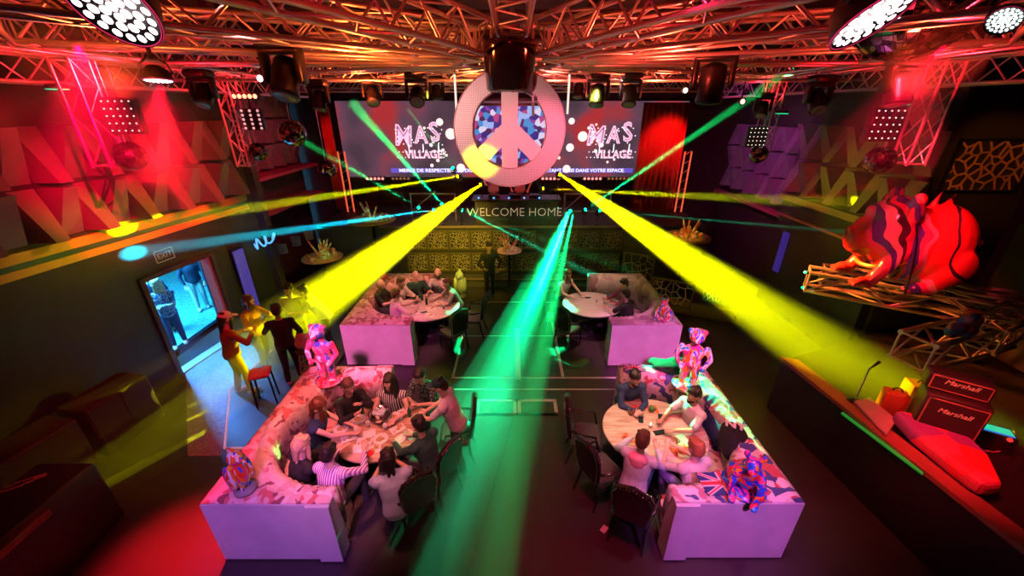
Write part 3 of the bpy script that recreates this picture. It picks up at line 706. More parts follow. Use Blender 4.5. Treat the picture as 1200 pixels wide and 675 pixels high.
# ---------------------------------------------------------------- chairs
M_chair = mat('glossy_black_leather', (.02, .018, .02), .22, coat=.3)
M_skull = mat('white_hand_print', (.65, .6, .68), .6)
def chair_proto():
    t = thing('studded_chair', 'x', 'chair', (0, 0, 0), 0, 'black studded chairs')
    MB().box((0, 0, .44), (.50, .48, .10), bev=.045).obj('seat', mat('seat_leather', (.07, .06, .065), .25), t)
    # back: shield shaped, standing at -y
    prof = [(-.20, .50), (-.24, .75), (-.25, 1.0), (-.20, 1.10), (0, 1.16), (.20, 1.10), (.25, 1.0), (.24, .75), (.20, .50)]
    mb = MB(); vs = []
    for yy in (-.22, -.28): vs += [(x, yy-(z-.5)*.14, z) for x, z in prof]
    n = len(prof); fs = [tuple(range(n))[::-1], tuple(range(n, 2*n))]+[(i, (i+1) % n, n+(i+1) % n, n+i) for i in range(n)]
    mb.add(vs, fs); o = mb.obj('backrest', M_chair, t); bv = o.modifiers.new('bevel', 'BEVEL'); bv.width = .018; bv.segments = 2
    st = MB()
    for i in range(n-1):
        for k in range(5):
            x = prof[i][0]+(prof[i+1][0]-prof[i][0])*k/5; z = prof[i][1]+(prof[i+1][1]-prof[i][1])*k/5
            for s, yy in ((1, -.212), (-1, -.288)): st.ell((x*.93, yy-(z*.98-.49)*.14, z*.98), (.011, .008, .011), n=6, m=4)
    st.obj('stud_row', M_chrome, o)
    s2 = MB()
    for k in range(14): a = -.22+.44*k/13; s2.ell((a, .245, .40), .010, n=6, m=4); s2.ell((.255, a, .40), .010, n=6, m=4); s2.ell((-.255, a, .40), .010, n=6, m=4)
    s2.obj('stud_row', M_chrome, t)
    for sx in (-1, 1):
        MB().path([(sx*.21, .20, .40), (sx*.225, .22, .2), (sx*.22, .21, 0)], [.028, .022, .016]).obj('leg', M_chair, t)
        MB().path([(sx*.20, -.21, .42), (sx*.21, -.24, .2), (sx*.22, -.30, 0)], [.028, .022, .016]).obj('leg', M_chair, t)
        MB().path([(sx*.24, -.25, .72), (sx*.285, -.1, .70), (sx*.285, .12, .68), (sx*.25, .17, .47)], .02).obj('armrest', M_chair, t)
    return t
ch = chair_proto()
def face(x, y, tx, ty): return math.atan2(-(tx-x), ty-y)
chairs = [(1.28, 5.12, 'black studded chair with a skeleton hand print, at the open side of the lettered table'), (1.40, 4.40, 'black studded chair with a shiny seat, second along the lettered table'), (1.72, 3.78, 'black studded chair with rows of studs on its back, under the pink hoodie man'),
          (-1.20, 4.42, 'black studded chair in the green light, nearest on the side of the crowded table'), (-.98, 5.15, 'black studded chair in the green beam, in the middle of the crowded table side'), (-1.50, 8.62, 'black chair with round outlined back at the far rose booth table'),
          (-1.05, 9.3, 'black chair under the man in grey at the far rose booth'), (1.45, 8.78, 'black chair pulled up to the nearly bare table'), (1.12, 9.45, 'black chair beneath the woman lit green'), (-1.45, 3.95, 'black studded chair under the dark haired guest with pale back')]
for i, (x, y, lab) in enumerate(chairs):
    tx, ty = (TD if x > 1 and y < 6 else TA if y < 6 else TB if x < 0 else TC)[:2]
    c = ch if i == 0 else clone(ch, (0, 0, 0))
    c.location = (x, y, 0); c.rotation_euler = (0, 0, face(x, y, tx, ty)); c['label'] = lab; c.scale = (1.08,)*3
    if i == 0:
        pass
# white skeleton-hand print on the first chair's back
back = [k for k in ch.children if k.name.startswith('backrest')][0]
hp = MB()
for a, l in ((-.5, .12), (-.25, .17), (0, .19), (.25, .17), (.7, .10)):
    for k in range(3):
        r0, r1 = .06+l*k/3, .06+l*(k+.8)/3
        hp.tube((math.sin(a)*r0, -.30-(.30+r0*math.cos(a))*.14, .80+math.cos(a)*r0), (math.sin(a)*r1, -.30-(.30+r1*math.cos(a))*.14, .80+math.cos(a)*r1), .012, n=6)
for k in (-.03, 0, .03): hp.tube((k, -.32, .70), (k*1.5, -.335, .84), .011, n=6)
hp.obj('hand_print', M_skull, back)
# ---------------------------------------------------------------- tableware
def plate(sq=False):
    t = thing('plate', 'x', 'plate')
    if sq:
        MB().box((0, 0, .008), (.24, .17, .014), bev=.006).obj('dish', M_white, t); mb = MB(); r = random.Random(2)
        for k in range(9): mb.ell((r.uniform(-.08, .08), r.uniform(-.05, .05), .022), (.022, .018, .012), n=8, m=6)
    else:
        MB().lathe([(.07, 0), (.12, .012), (.125, .018), (.118, .018), (.07, .008), (.001, .008)], 28).obj('dish', M_white, t); mb = MB(); r = random.Random(3)
        for k in range(12): a = r.uniform(0, 6.3); d = r.uniform(0, .06); mb.ell((d*math.cos(a), d*math.sin(a), .02), (.02, .016, .014), n=8, m=6)
    mb.obj('food', patch_mat('food_mix', [(.7, .12, .05), (.75, .45, .12), (.2, .4, .08), (.8, .7, .45)], 40), t); return t
def glass(col=None):
    t = thing('glass', 'x', 'glass')
    MB().lathe([(.028, 0), (.034, .11), (.032, .11), (.026, .01), (.001, .01)], 14).obj('tumbler', M_glassy, t)
    MB().lathe([(.024, .012), (.029, .075), (.001, .075)], 12).obj('drink', col or mat('amber_drink', (.7, .3, .04), .2), t); return t
def bottle(m=None):
    t = thing('bottle', 'x', 'bottle')
    MB().lathe([(.03, 0), (.034, .01), (.034, .15), (.014, .19), (.012, .235), (.001, .235)], 14).obj('body', m or mat('green_bottle', (.03, .12, .05), .1), t)
    MB().lathe([(.013, .232), (.013, .25), (.001, .25)], 10).obj('cap', M_chrome, t); return t
def phone():
    t = thing('phone', 'x', 'phone')
    MB().box((0, 0, .005), (.16, .08, .009), bev=.003).obj('case', M_black, t); MB().box((0, 0, .0102), (.15, .072, .001)).obj('display', mat('dark_glass', (.02, .05, .04), .05), t); return t
def napkin(): return MB().add([(-.1, -.08, .002), (.1, -.08, .002), (.1, .08, .002), (-.1, .08, .002), (-.06, -.05, .03), (.08, -.02, .02), (.05, .05, .035), (-.05, .06, .015)], [(0, 1, 5, 4), (1, 2, 6, 5), (2, 3, 7, 6), (3, 0, 4, 7), (4, 5, 6, 7)]).obj('napkin', mat('white_paper', (.85, .83, .80), .8))
pr = plate(); ps = plate(True); gl = glass(); bo = bottle(); ph = phone()
TZ = .761; used = {}
def put(proto, p, label, rz=0, sc=None, group=None):
    if id(proto) not in used:
        used[id(proto)] = 1; o = proto
    else: o = clone(proto, (0, 0, 0))
    o.location = p; o.rotation_euler = (0, 0, rz); o['label'] = label; o['group'] = group or 'tableware'
    o.scale = (sc or 1,)*3; return o
def tp(px, py, z=TZ): return G(px, py, z)
# crowded table A
for px, py, sq, rz, d in ((420, 492, 0, 0, 'round plate with red sauce beside the woman in the dark dress'), (409, 513, 1, .5, 'rectangular plate of tomato salad at the lower rim'), (427, 518, 1, .1, 'rectangular plate of greens near the striped shirt man'), (446, 515, 0, 0, 'round plate of salad at the middle front of the crowded table'),
    (466, 503, 1, .7, 'rectangular plate with leaves, right of the ice bowl'), (480, 510, 1, -.6, 'rectangular plate of red slices at the rim near the green beam'), (475, 478, 1, .2, 'rectangular plate of bread near the man in the patterned shirt'), (455, 474, 0, 0, 'round plate of finger food behind the ice bowl'),
    (462, 489, 0, 0, 'small plate beside the ice bowl on the crowded table'), (437, 527, 1, .2, 'rectangular plate at the edge, in front of the dark haired guest'), (400, 503, 0, 0, 'round plate by the blonde woman')):
    put(ps if sq else pr, tp(px, py), d, rz, 1.0, 'plates on the crowded table')
ib = thing('ice_bowl', 'large silver bowl of ice and bottles in the middle of the crowded table', 'bowl', tp(446, 490))
MB().lathe([(.09, 0), (.17, .10), (.19, .13), (.175, .13), (.15, .09), (.001, .03)], 30).obj('bowl', M_chrome, ib); mb = MB(); r = random.Random(8)
for k in range(26): a = r.uniform(0, 6.3); d = r.uniform(0, .13); mb.box((d*math.cos(a), d*math.sin(a), .11+r.uniform(0, .03)), (.035, .035, .035), r.uniform(0, 3))
mb.obj('ice', mat('ice', (.7, .85, .95), .1), ib)
for px, py, d in ((432, 500, 'tumbler left of the ice bowl'), (452, 503, 'tumbler before the ice bowl'), (412, 500, 'tumbler by the red sauce plate'), (470, 492, 'tumbler near the rectangular plates'), (440, 478, 'tumbler behind the red sauce plate'), (488, 492, 'tumbler at the rim under the cap wearer'), (418, 507, 'tumbler between the salad plates'), (456, 483, 'tumbler behind the ice bowl')):
    put(gl, tp(px, py), 'amber drink in a %s on the crowded table' % d, 0, 1, 'drinks on the crowded table')
for px, py, d in ((425, 485, 'near the woman in the dark dress'), (480, 488, 'towards the cap wearer'), (449, 478, 'at the back beside the striped V-neck woman')): put(bo, tp(px, py), 'green bottle on the crowded table, %s' % d, 0, .9, 'bottles')
for px, py, d, z in ((433, 508, 'crumpled white napkin on the crowded table before the ice bowl', .3), (468, 515, 'white napkin by the red slices on the crowded table', .9), (420, 526, 'white napkin under the striped shirt man\'s hand', 0), (463, 470, 'white napkin near the V-neck woman', .5), (700, 618, 'x', 0)):
    if px == 700: o = napkin(); o.location = G(708, 620, .0); tag(o, 'pink-lit paper scrap lying on the floor in front of the studded chair', 'paper scrap'); o.rotation_euler = (0, 0, .8); o.scale = (.6, .5, .4); o.location.z = .002; continue
    o = napkin(); o.location = tp(px, py); o.rotation_euler = (0, 0, z); tag(o, d, 'napkin', 'napkins on the crowded table')
o = MB().box((0, 0, .01), (.18, .10, .02), bev=.008).obj('red_packet', mat('red_packet', (.7, .02, .03), .4)); o.location = tp(432, 533); o.rotation_euler = (0, 0, 1.0); tag(o, 'flat red packet at the edge of the crowded table', 'packet')
# table B
for px, py, sq, rz, d in ((487, 357, 0, 0, 'pale plate near the man in the dark shirt, far left booth'), (505, 362, 1, .3, 'rectangular plate by the green lit man'), (486, 367, 1, .4, 'pale tray by the man in the pink shirt'), (515, 355, 0, 0, 'plate under the green light at the far booth'), (503, 370, 1, -.2, 'rectangular plate at the near rim of the far rose booth table')):
    put(ps if sq else pr, tp(px, py), d, rz, 1.0, 'plates on the far table')
for px, py, d in ((495, 352, 'in the middle'), (500, 357, 'beside the plates'), (492, 350, 'at the back')): put(bo, tp(px, py), 'dark bottle on the far rose booth table, %s' % d, 0, 1, 'bottles')
for px, py, d in ((508, 352, 'beside the bottles'), (478, 358, 'by the bald man'), (520, 362, 'by the man in grey')): put(gl, tp(px, py), 'tumbler on the far rose booth table %s' % d, 0, 1, 'drinks on the far table')
put(ph, tp(497, 366), 'dark phone on the far rose booth table', .4, 1, 'phones')
# table C
put(ph, tp(689, 349), 'black phone on the nearly bare table beside the woman lit green', .1, 1, 'phones')
for px, py, d in ((699, 354, 'near the phone'), (708, 357, 'near the man in black')): put(gl, tp(px, py), 'small tumbler on the nearly bare table %s' % d, 0, .9, 'drinks on the nearly bare table')
o = MB().add([(-.12, -.04, 0), (.1, -.06, 0), (.13, .05, 0), (-.09, .06, 0), (-.05, 0, .07), (.06, .01, .06)], [(0, 1, 5, 4), (1, 2, 5), (2, 3, 4, 5), (3, 0, 4), (0, 1, 2, 3)]).obj('face_mask', mat('blue_cloth', (.05, .25, .75), .7)); o.location = tp(715, 347); tag(o, 'crumpled blue cloth on the nearly bare table', 'cloth')
# table D
put(ph, tp(751, 492), 'black phone lying near the centre of the lettered table', 1.3, 1.0, 'phones'); put(ph, tp(773, 507), 'larger black tablet on the lettered table in front of the bearded man', .2, 1.25, 'phones'); put(ph, tp(774, 489), 'grey phone in the green light on the lettered table', 1.3, 1, 'phones')
def mug(label, p, c):
    t = thing('mug', label, 'mug', p, 0, 'mugs on the lettered table'); MB().lathe([(.04, 0), (.05, .03), (.05, .10), (.043, .10), (.04, .02), (.001, .02)], 20).obj('cup', mat('stoneware_'+c[0], c[1], .4), t)
    h = MB(); h.torus(.03, .008, Matrix.Translation((.055, 0, .055)) @ Matrix.Rotation(PI/2, 4, 'X'), 16, 6); h.obj('handle', mat('stoneware_'+c[0], c[1], .4), t)
mug('brown stoneware mug next to the man in the navy sweater', tp(739, 485), ('brown', (.22, .12, .06))); mug('green stoneware mug beside the bearded man', tp(763, 482), ('green', (.08, .25, .08))); mug('brown mug in front of the ginger man', tp(790, 520), ('tan', (.3, .2, .08)))
cd = thing('candle', 'small lit tea candle at the middle of the lettered table', 'candle', tp(762, 500)); MB().lathe([(.03, 0), (.035, .05), (.001, .05)], 14).obj('jar', M_glassy, cd); MB().ell((0, 0, .07), (.010, .010, .022), n=8, m=6).obj('flame', emis('flame', (1, .75, .3), 6), cd)
# clothes and cushions left on booths
def blob(name, label, cat, loc, pieces, m, vox=.02, group=None, rz=0):
    mb = MB()
    for c, r in pieces: mb.ell(c, r)
    o = mb.obj(name, m, None, vox, 4); o.location = loc; o.rotation_euler = (0, 0, rz); return tag(o, label, cat, group)
M_bc = mat('black_cloth', (.012, .012, .013), .85)
blob('jacket', 'black jacket dropped on the ledge beside the colourful standing statue', 'jacket', (2.95, 6.12, 1.16), [((0, 0, .05), (.32, .20, .07)), ((.2, .08, .07), (.2, .14, .08)), ((-.2, .10, .05), (.16, .14, .05)), ((.05, -.12, .02), (.22, .12, .04))], M_bc, .02)
jk = blob('jacket', 'black jacket with white monogram hung over the backrest behind the ginger man', 'jacket', (3.28, 4.45, .95), [((0, 0, .1), (.12, .22, .22)), ((.08, .05, .2), (.18, .22, .09)), ((-.02, -.12, .0), (.10, .14, .16))], M_bc, .02)
lettering('monogram', 'NY', .20, M_fw, jk, (.06, .04, .345), (0, 0, -.5), offset=.008)
# ---------------------------------------------------------------- painted statues
PAINT = patch_mat('splash_paint', [(.85, .06, .03), (.90, .50, .04), (.04, .12, .75), (.90, .80, .45), (.75, .05, .30), (.02, .45, .6), (.85, .85, .80), (.95, .25, .02)], 8, .25, coat=.4, distort=1.2, stretch=(1.4, 1.4, .5))
PAINTB = patch_mat('blue_red_paint', [(.75, .03, .05), (.03, .10, .75), (.80, .05, .30), (.05, .35, .8), (.85, .25, .03), (.10, .03, .35)], 9, .25, coat=.4, distort=1.0)
PAINTP = patch_mat('pink_paint', [(.95, .10, .30), (.9, .05, .12), (.90, .30, .40), (.10, .15, .65), (.95, .15, .35), (.8, .8, .85)], 7, .25, coat=.4, distort=1.0, stretch=(1.2, 1.2, .6))
def statue_standing(label, loc, rz, m, sc=1.0):
    mb = MB()
    for s in (-1, 1):
        mb.caps((s*.10, 0, .08), (s*.09, 0, .48), .065, .085); mb.ell((s*.11, .06, .05), (.07, .13, .05))
        mb.caps((s*.22, 0, .86), (s*.30, .03, .66), .055, .05); mb.caps((s*.30, .03, .66), (s*.20, .12, .52), .05, .04)
        mb.ell((s*.18, .14, .50), .055)
    mb.ell((0, 0, .56), (.17, .13, .14)); mb.ell((0, 0, .75), (.19, .13, .19)); mb.caps((0, 0, .9), (0, 0, 1.0), .07, .07)
    mb.ell((0, .02, 1.12), (.14, .15, .15)); mb.ell((0, .15, 1.08), (.06, .07, .05)); mb.ell((.12, 0, 1.20), .055); mb.ell((-.12, 0, 1.20), .055)
    o = mb.obj('painted_statue', m, None, .022, 2); o.location = loc; o.rotation_euler = (0, 0, rz); o.scale = (sc,)*3
    b = MB().lathe([(.26, 0), (.26, .03), (.001, .03)], 20).obj('base', m, o)
    return tag(o, label, 'statue', 'painted statues')
statue_standing('tall multicoloured painted figure statue on the ledge corner of the flag booth', G(804, 452, 1.14)+Vector((0, 0, .01)), 2.8, PAINT, .92)
statue_standing('pink painted figure statue on the booth ledge beside the bar stool', G(386, 446, 1.14)+Vector((0, 0, .01)), 3.0, PAINTP, .92)
def statue_crouch(label, loc, rz, m, sc=1.0):
    mb = MB(); mb.ell((0, 0, .22), (.16, .20, .18)); mb.ell((0, .10, .38), (.13, .13, .14)); mb.ell((0, .17, .54), (.09, .11, .10)); mb.ell((0, .27, .51), (.05, .07, .045))
    for s in (-1, 1):
        mb.caps((s*.12, .15, .36), (s*.16, .24, .18), .05, .045); mb.caps((s*.16, .24, .18), (s*.12, .30, .04), .045, .035); mb.ell((s*.12, .33, .04), (.05, .07, .04))
        mb.ell((s*.15, -.05, .15), (.08, .14, .13)); mb.ell((s*.15, .08, .04), (.06, .12, .04)); mb.ell((s*.09, .15, .66), (.04, .03, .055))
    o = mb.obj('painted_statue', m, None, .02, 2); o.location = loc; o.rotation_euler = (0, 0, rz); o.scale = (sc,)*3
    MB().lathe([(.27, 0), (.27, .025), (.001, .025)], 20).obj('base', m, o)
    return tag(o, label, 'statue', 'painted statues')
statue_crouch('crouching red and blue painted statue on the near corner of the flag booth', G(890, 582, 1.15)+Vector((-.12, .16, 0)), 2.6, PAINTB, 1.0)
def statue_bird(label, loc, rz, m, sc=1.0):
    mb = MB(); mb.ell((0, 0, .30), (.12, .11, .25)); mb.ell((0, .03, .58), (.10, .10, .11)); mb.caps((0, .12, .58), (0, .22, .55), .03, .012); mb.caps((0, -.08, .22), (0, -.25, .05), .06, .03)
    for s in (-1, 1): mb.ell((s*.12, -.02, .30), (.04, .10, .22)); mb.caps((s*.05, .02, .08), (s*.06, .04, 0), .025, .02)
    mb.ell((0, -.02, .68), (.03, .07, .06))
    o = mb.obj('painted_statue', m, None, .018, 2); o.location = loc; o.rotation_euler = (0, 0, rz); o.scale = (sc,)*3
    MB().lathe([(.14, -.02), (.14, .03), (.001, .03)], 20).obj('base', mat('grey_plinth', (.3, .3, .28), .6), o)
    return tag(o, label, 'statue', 'painted statues')
statue_bird('parrot-like red, orange and blue painted statue on the near ledge of the pink booth', G(288, 572, 1.17), -1.9, PAINT, .95)
statue_crouch('small painted statue with pink and blue arms on the ledge of the far beige booth', G(778, 372, 1.15), 2.4, PAINT, .8)
statue_bird('small red painted statue on the far end of the rose-lined booth', G(449, 330, 1.15), 2.0, mat('red_gloss', (.8, .12, .06), .25), .75)
statue_bird('small statue glowing green behind the green lit man', G(540, 347, 0), 3.0, mat('pale_gloss', (.6, .7, .6), .3), 1.3)
# platters with shells and statues on side pedestals
def platter(label, px, py, Y, r, m, seed, green=False, orange=False):
    p = P(px, py, Y); t = thing('seafood_platter', label, 'platter', (p.x, p.y, p.z))
    MB().lathe([(r*.6, -.03), (r, 0), (r, .03), (.001, .02)], 30).obj('dish', m, t); mb = MB(); q = random.Random(seed)
    for k in range(16): a = q.uniform(0, 6.3); d = q.uniform(0, r*.75); mb.ell((d*math.cos(a), d*math.sin(a), .07), (.08, .06, q.uniform(.05, .12)), n=10, m=7)
    for k in range(7):
        a = q.uniform(0, 6.3); mb.caps((.1*math.cos(a), .1*math.sin(a), .1), (.3*math.cos(a), .25*math.sin(a), .35+q.uniform(0, .25)), .04, .02, 8)
    mb.obj('shellfish', patch_mat('shell_colours', [(.85, .30, .14), (.85, .6, .4), (.7, .15, .1), (.8, .75, .6)], 9), t)
    s = thing('pedestal_table', 'slim pedestal under the %s' % ' '.join(label.split(',')[0].split()[:8]), 'table', (p.x, p.y, 0)); h = p.z-.03
    MB().lathe([(.05, .03), (.05, h-.05), (.2, h-.01), (.001, h-.01)], 16).obj('column', M_blackm, s); MB().lathe([(.28, 0), (.28, .03), (.001, .03)], 20).obj('base', M_blackm, s)
platter('green lit shellfish platter, nearer on the dim left side', 378, 302, 10.6, .55, mat('gold_dish', (.7, .45, .12), .35), 1)
platter('shellfish platter on the upper left terrace, far one', 436, 258, 12.6, .75, mat('gold_dish', (.7, .45, .12), .35), 2)
platter('orange shellfish platter glowing in the yellow beam on the right terrace', 805, 278, 11.5, .68, mat('gold_dish', (.7, .45, .12), .35), 3)
platter('pink fruit platter at the foot of the stage, below the dj booth', 597, 294, 12.2, .40, mat('pink_dish', (.75, .45, .40), .4), 4)
spot('platter_light', (-2.2, 9, 6), P(378, 300, 10.6), 420, GRN, 7, .4); spot('platter_light', (-2.2, 10, 6), P(436, 255, 12.6), 500, (.3, 1, .5), 9, .4); spot('platter_light', (2.2, 8, 6.2), P(805, 275, 11.5), 900, (1, .5, .05), 9, .4); spot('platter_light', (0, 9, 6.2), (0, 12.2, 1.4), 500, (1, .5, .4), 9, .5)
spot('platter_light', (-3.2, 7, 6.2), P(390, 300, 10.6)+Vector((-.2, 0, 0)), 260, (1, .35, .1), 9, .4)
# ---------------------------------------------------------------- stools
def stool(label, x, y, z0, seatm, h=.78):
    t = thing('bar_stool', label, 'stool', (x, y, z0), .2, 'bar stools')
    MB().lathe([(.17, h-.03), (.185, h), (.17, h+.035), (.001, h+.04)], 24).obj('seat', seatm, t)
    for i in range(4):
        a = PI/4+i*PI/2; MB().tube((.12*math.cos(a), .12*math.sin(a), h-.02), (.22*math.cos(a), .22*math.sin(a), 0), .018).obj('leg', mat('orange_wood', (.55, .22, .06), .4), t)
    for zz, rr in ((.22, .19), (.45, .165)):
        mb = MB()
        for i in range(4): a = PI/4+i*PI/2; b = a+PI/2; mb.tube((rr*math.cos(a), rr*math.sin(a), zz), (rr*math.cos(b), rr*math.sin(b), zz), .012)
        mb.obj('footrest', mat('orange_wood', (.55, .22, .06), .4), t)
    return t
ps_ = G(363, 448, .15); stool('orange wooden bar stool carrying a pink bag, beside the pink statue', ps_.x, ps_.y+.1, .15, mat('dark_seat', (.05, .04, .04), .5))
blob('drawstring_bag', 'pink patterned drawstring bag standing on the bar stool', 'bag', (ps_.x, ps_.y+.1, .97), [((0, 0, .12), (.17, .13, .14)), ((0, 0, .26), (.12, .09, .10)), ((.12, .05, .2), (.09, .09, .14))], patch_mat('dotted_pink', [(.85, .45, .48), (.85, .45, .48), (.3, .1, .1), (.85, .45, .48)], 60), .015)
hp_ = G(315, 470, .15); hs = thing('pink_seat_stool', 'stool with a square pink cushioned seat among the standing guests', 'stool', (hp_.x, hp_.y, .15), .4)
MB().box((0, 0, .70), (.38, .36, .08), bev=.03).obj('seat', mat('pink_seat', (.85, .45, .45), .5), hs)
for i in range(4): a = PI/4+i*PI/2; MB().tube((.22*math.cos(a), .2*math.sin(a), .67), (.25*math.cos(a), .23*math.sin(a), 0), .018).obj('leg', M_blackm, hs)
# ---------------------------------------------------------------- low partition behind the right far booth
for (px, py, w_, h_, lab, sd, mm) in ((747, 315, .95, 1.0, 'green lit fretwork screen standing behind the beige booth', 11, M_brass), (788, 338, 1.1, .75, 'pale fretwork screen with white bars right of the beige booth', 12, mat('pale_fret', (.8, .7, .6), .5)), (843, 335, .7, .6, 'small dark fretwork screen at the end of the partition', 13, mat('pale_fret', (.8, .7, .6), .5))):
    p = G(px, py, .9); fret_panel('lattice_panel', lab, (p.x, p.y, .38+h_/2), -.5, w_, h_, 26, sd, mm, M_olive, 'partition screens', .022)
pw = G(790, 352, .3); o = MB().box((0, 0, .19), (3.0, .14, .38), bev=.02).obj('partition_base', mat('warm_ledge', (.30, .20, .12), .5)); o.location = (pw.x+.1, pw.y-.2, 0); o.rotation_euler = (0, 0, -.45); tag(o, 'long low base wall under the fretwork screens', 'low wall')
lp = P(1168, 196, 8.6); ft = fret_panel('lattice_panel', 'orange lit fretwork panel high on the side wall above the bulldog', (9.5, 7.0, 4.62), PI/2+.0, 1.5, .95, 46, 21, mat('orange_fret', (.75, .35, .15), .5), M_blackm, None, .03)
ft.location = (9.2, 7.86, 4.6); ft.rotation_euler = (0, 0, 0)
spot('fret_light', (6.2, 5.0, 6.2), (9.2, 7.8, 4.6), 400, (1, .25, .03), 26, .5)
# ---------------------------------------------------------------- right stage, amps, board, controller
m = MB(); m.prism([(5.25, 6.35), (5.55, 3.4), (5.9, .5), (9.5, .5), (9.5, 7.4), (7.9, 7.4)], 0, 1.15)
rs = struct('floor_side_stage', m, mat('side_stage_black', (.02, .015, .015), .5))
m = MB(); m.prism([(5.22, 6.40), (5.53, 3.4), (5.87, .5), (6.15, .5), (5.80, 3.4), (5.50, 6.3)], 1.15, 1.22); m.obj('edge_board', mat('edge_red_board', (.35, .12, .09), .45), rs)
m = MB(); m.tube((5.30, 4.9, 1.16), (5.50, 3.75, 1.16), .025); m.obj('edge_light', emis('green_edge', (.01, .35, .03), .6), rs)
def lying(name, label, cat, loc, poly, z, m, rz=0, bev=.05):
    mb = MB().prism(poly, 0, z); o = mb.obj(name, m); o.location = loc; o.rotation_euler = (0, 0, rz); bv = o.modifiers.new('bevel', 'BEVEL'); bv.width = bev; bv.segments = 3
    return tag(o, label, cat)
q = [G(1046, 482, 1.4), G(1085, 488, 1.4), G(1130, 508, 1.4), G(1158, 535, 1.4), G(1176, 571, 1.4), G(1152, 572, 1.4), G(1120, 548, 1.4), G(1070, 508, 1.4)]
lying('padded_board', 'long pointed red and violet padded board lying along the stage edge', 'board', (0, 0, 1.22), [(a.x, a.y) for a in q], .24, patch_mat('red_violet_pad', [(.85, .05, .05), (.9, .06, .10), (.8, .10, .20), (.35, .08, .45), (.85, .07, .12)], 1.6, .5), bev=.08)
q = [G(1001, 468, 1.3), G(1020, 464, 1.3), G(1052, 490, 1.3), G(1040, 508, 1.3)]
lying('grey_plank', 'short pale grey plank at the corner of the side stage', 'plank', (0, 0, 1.22), [(a.x, a.y) for a in q], .06, mat('grey_plank', (.55, .42, .42), .6), bev=.02)
M_amp = mat('amp_vinyl', (.03, .028, .025), .5); M_grl = mat('amp_grille', (.05, .045, .035), .8)
def amp(label, px, py, z, w_, d_, h_, rz, txt, head=False):
    p = G(px, py, z); t = thing('guitar_amplifier', label, 'amplifier', (p.x, p.y, z-h_), rz, 'stage amplifiers')
    MB().box((0, 0, h_/2), (w_, d_, h_), bev=.03).obj('cabinet', M_amp, t); MB().box((0, -d_/2-.004, h_/2), (w_*.88, .02, h_*.84)).obj('grille', M_grl, t)
    fr = MB()
    for s in (-1, 1): fr.box((s*w_*.44, -d_/2-.012, h_/2), (.014, .012, h_*.84)); fr.box((0, -d_/2-.012, h_/2+s*h_*.42), (w_*.88, .012, .014))
    fr.obj('piping', mat('gold_piping', (.6, .45, .2), .4), t)
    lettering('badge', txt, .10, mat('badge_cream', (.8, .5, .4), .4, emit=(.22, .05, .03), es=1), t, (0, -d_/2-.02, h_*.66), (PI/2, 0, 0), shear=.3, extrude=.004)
amp('tall black guitar cabinet with gold piping on the side stage', 1122, 462, 1.95, .66, .40, .60, -.62, 'Marshall')
amp('flat black amplifier head stacked on the tall guitar cabinet', 1127, 440, 2.2, .66, .28, .24, -.62, 'Marshall')
amp('second black cabinet lying before the tall guitar cabinet', 1098, 492, 1.42, .6, .3, .2, -.62, 'Marshall')
def leanbox(name, label, cat, p, d, rz, m, ex=None):
    o = MB().box((0, 0, d[2]/2), d, bev=.02).obj(name, m); o.location = p; o.rotation_euler = (0, 0, rz); tag(o, label, cat); return o
p = G(1050, 462, 1.5); pc = thing('parts_case', 'orange glowing case standing on the side stage by the microphone stand', 'case', (p.x, p.y, 1.15), -.5)
MB().box((0, 0, .2), (.30, .22, .40), bev=.02).obj('body', mat('orange_case', (.7, .16, .05), .5), pc); MB().torus(.06, .012, Matrix.Translation((0, 0, .41)) @ Matrix.Rotation(PI/2, 4, 'X'), 12, 6, a1=PI).obj('handle', M_blackm, pc)
p = G(1078, 455, 1.5); pc = thing('parts_case', 'second dim orange case, between the first one and the amplifiers', 'case', (p.x, p.y, 1.15), -.3)
MB().box((0, 0, .22), (.34, .28, .44), bev=.02).obj('body', mat('orange_case', (.7, .16, .05), .5), pc); MB().torus(.06, .012, Matrix.Translation((0, 0, .45)) @ Matrix.Rotation(PI/2, 4, 'X'), 12, 6, a1=PI).obj('handle', M_blackm, pc)
p = G(1003, 468, 1.25); ms = thing('microphone_stand', 'chrome microphone stand at the corner of the side stage', 'microphone stand', (p.x, p.y, 1.22))
MB().tube((0, 0, 0), (.12, .12, .55), .012).obj('pole', M_chrome, ms); MB().lathe([(.12, 0), (.12, .02), (.02, .03), (.001, .03)], 16).obj('base', M_blackm, ms); MB().caps((.12, .12, .55), (.32, .20, .62), .012, .03).obj('boom', M_chrome, ms)
p = G(1168, 500, 1.5); lc = thing('light_controller', 'glowing cyan and green controller with a red button on the side stage', 'controller', (p.x, p.y, 1.15), -.55)
MB().box((0, 0, .15), (.42, .26, .30), bev=.02).obj('body', M_black, lc); MB().box((0, 0, .306), (.34, .15, .012)).obj('display', emis('cyan_display', (.02, .75, .42), .9), lc)
MB().box((0, -.085, .306), (.34, .02, .012)).obj('display_edge', emis('blue_display', (.03, .25, .8), .9), lc); MB().ell((.10, -.16, .29), .03).obj('button', emis('red_button', (1, .03, .03), 1.2), lc)
cb_ = MB(); a = G(1185, 500, 1.2); pts = [G(1150, 527, 1.2), G(1165, 530, 1.2), G(1180, 527, 1.2), G(1190, 515, 1.2), G(1188, 505, 1.22)]; cb_.path(pts, .012); tag(cb_.obj('cable', mat('pale_cable', (.6, .3, .25), .5)), 'thin pale cable curling from the glowing controller', 'cable')
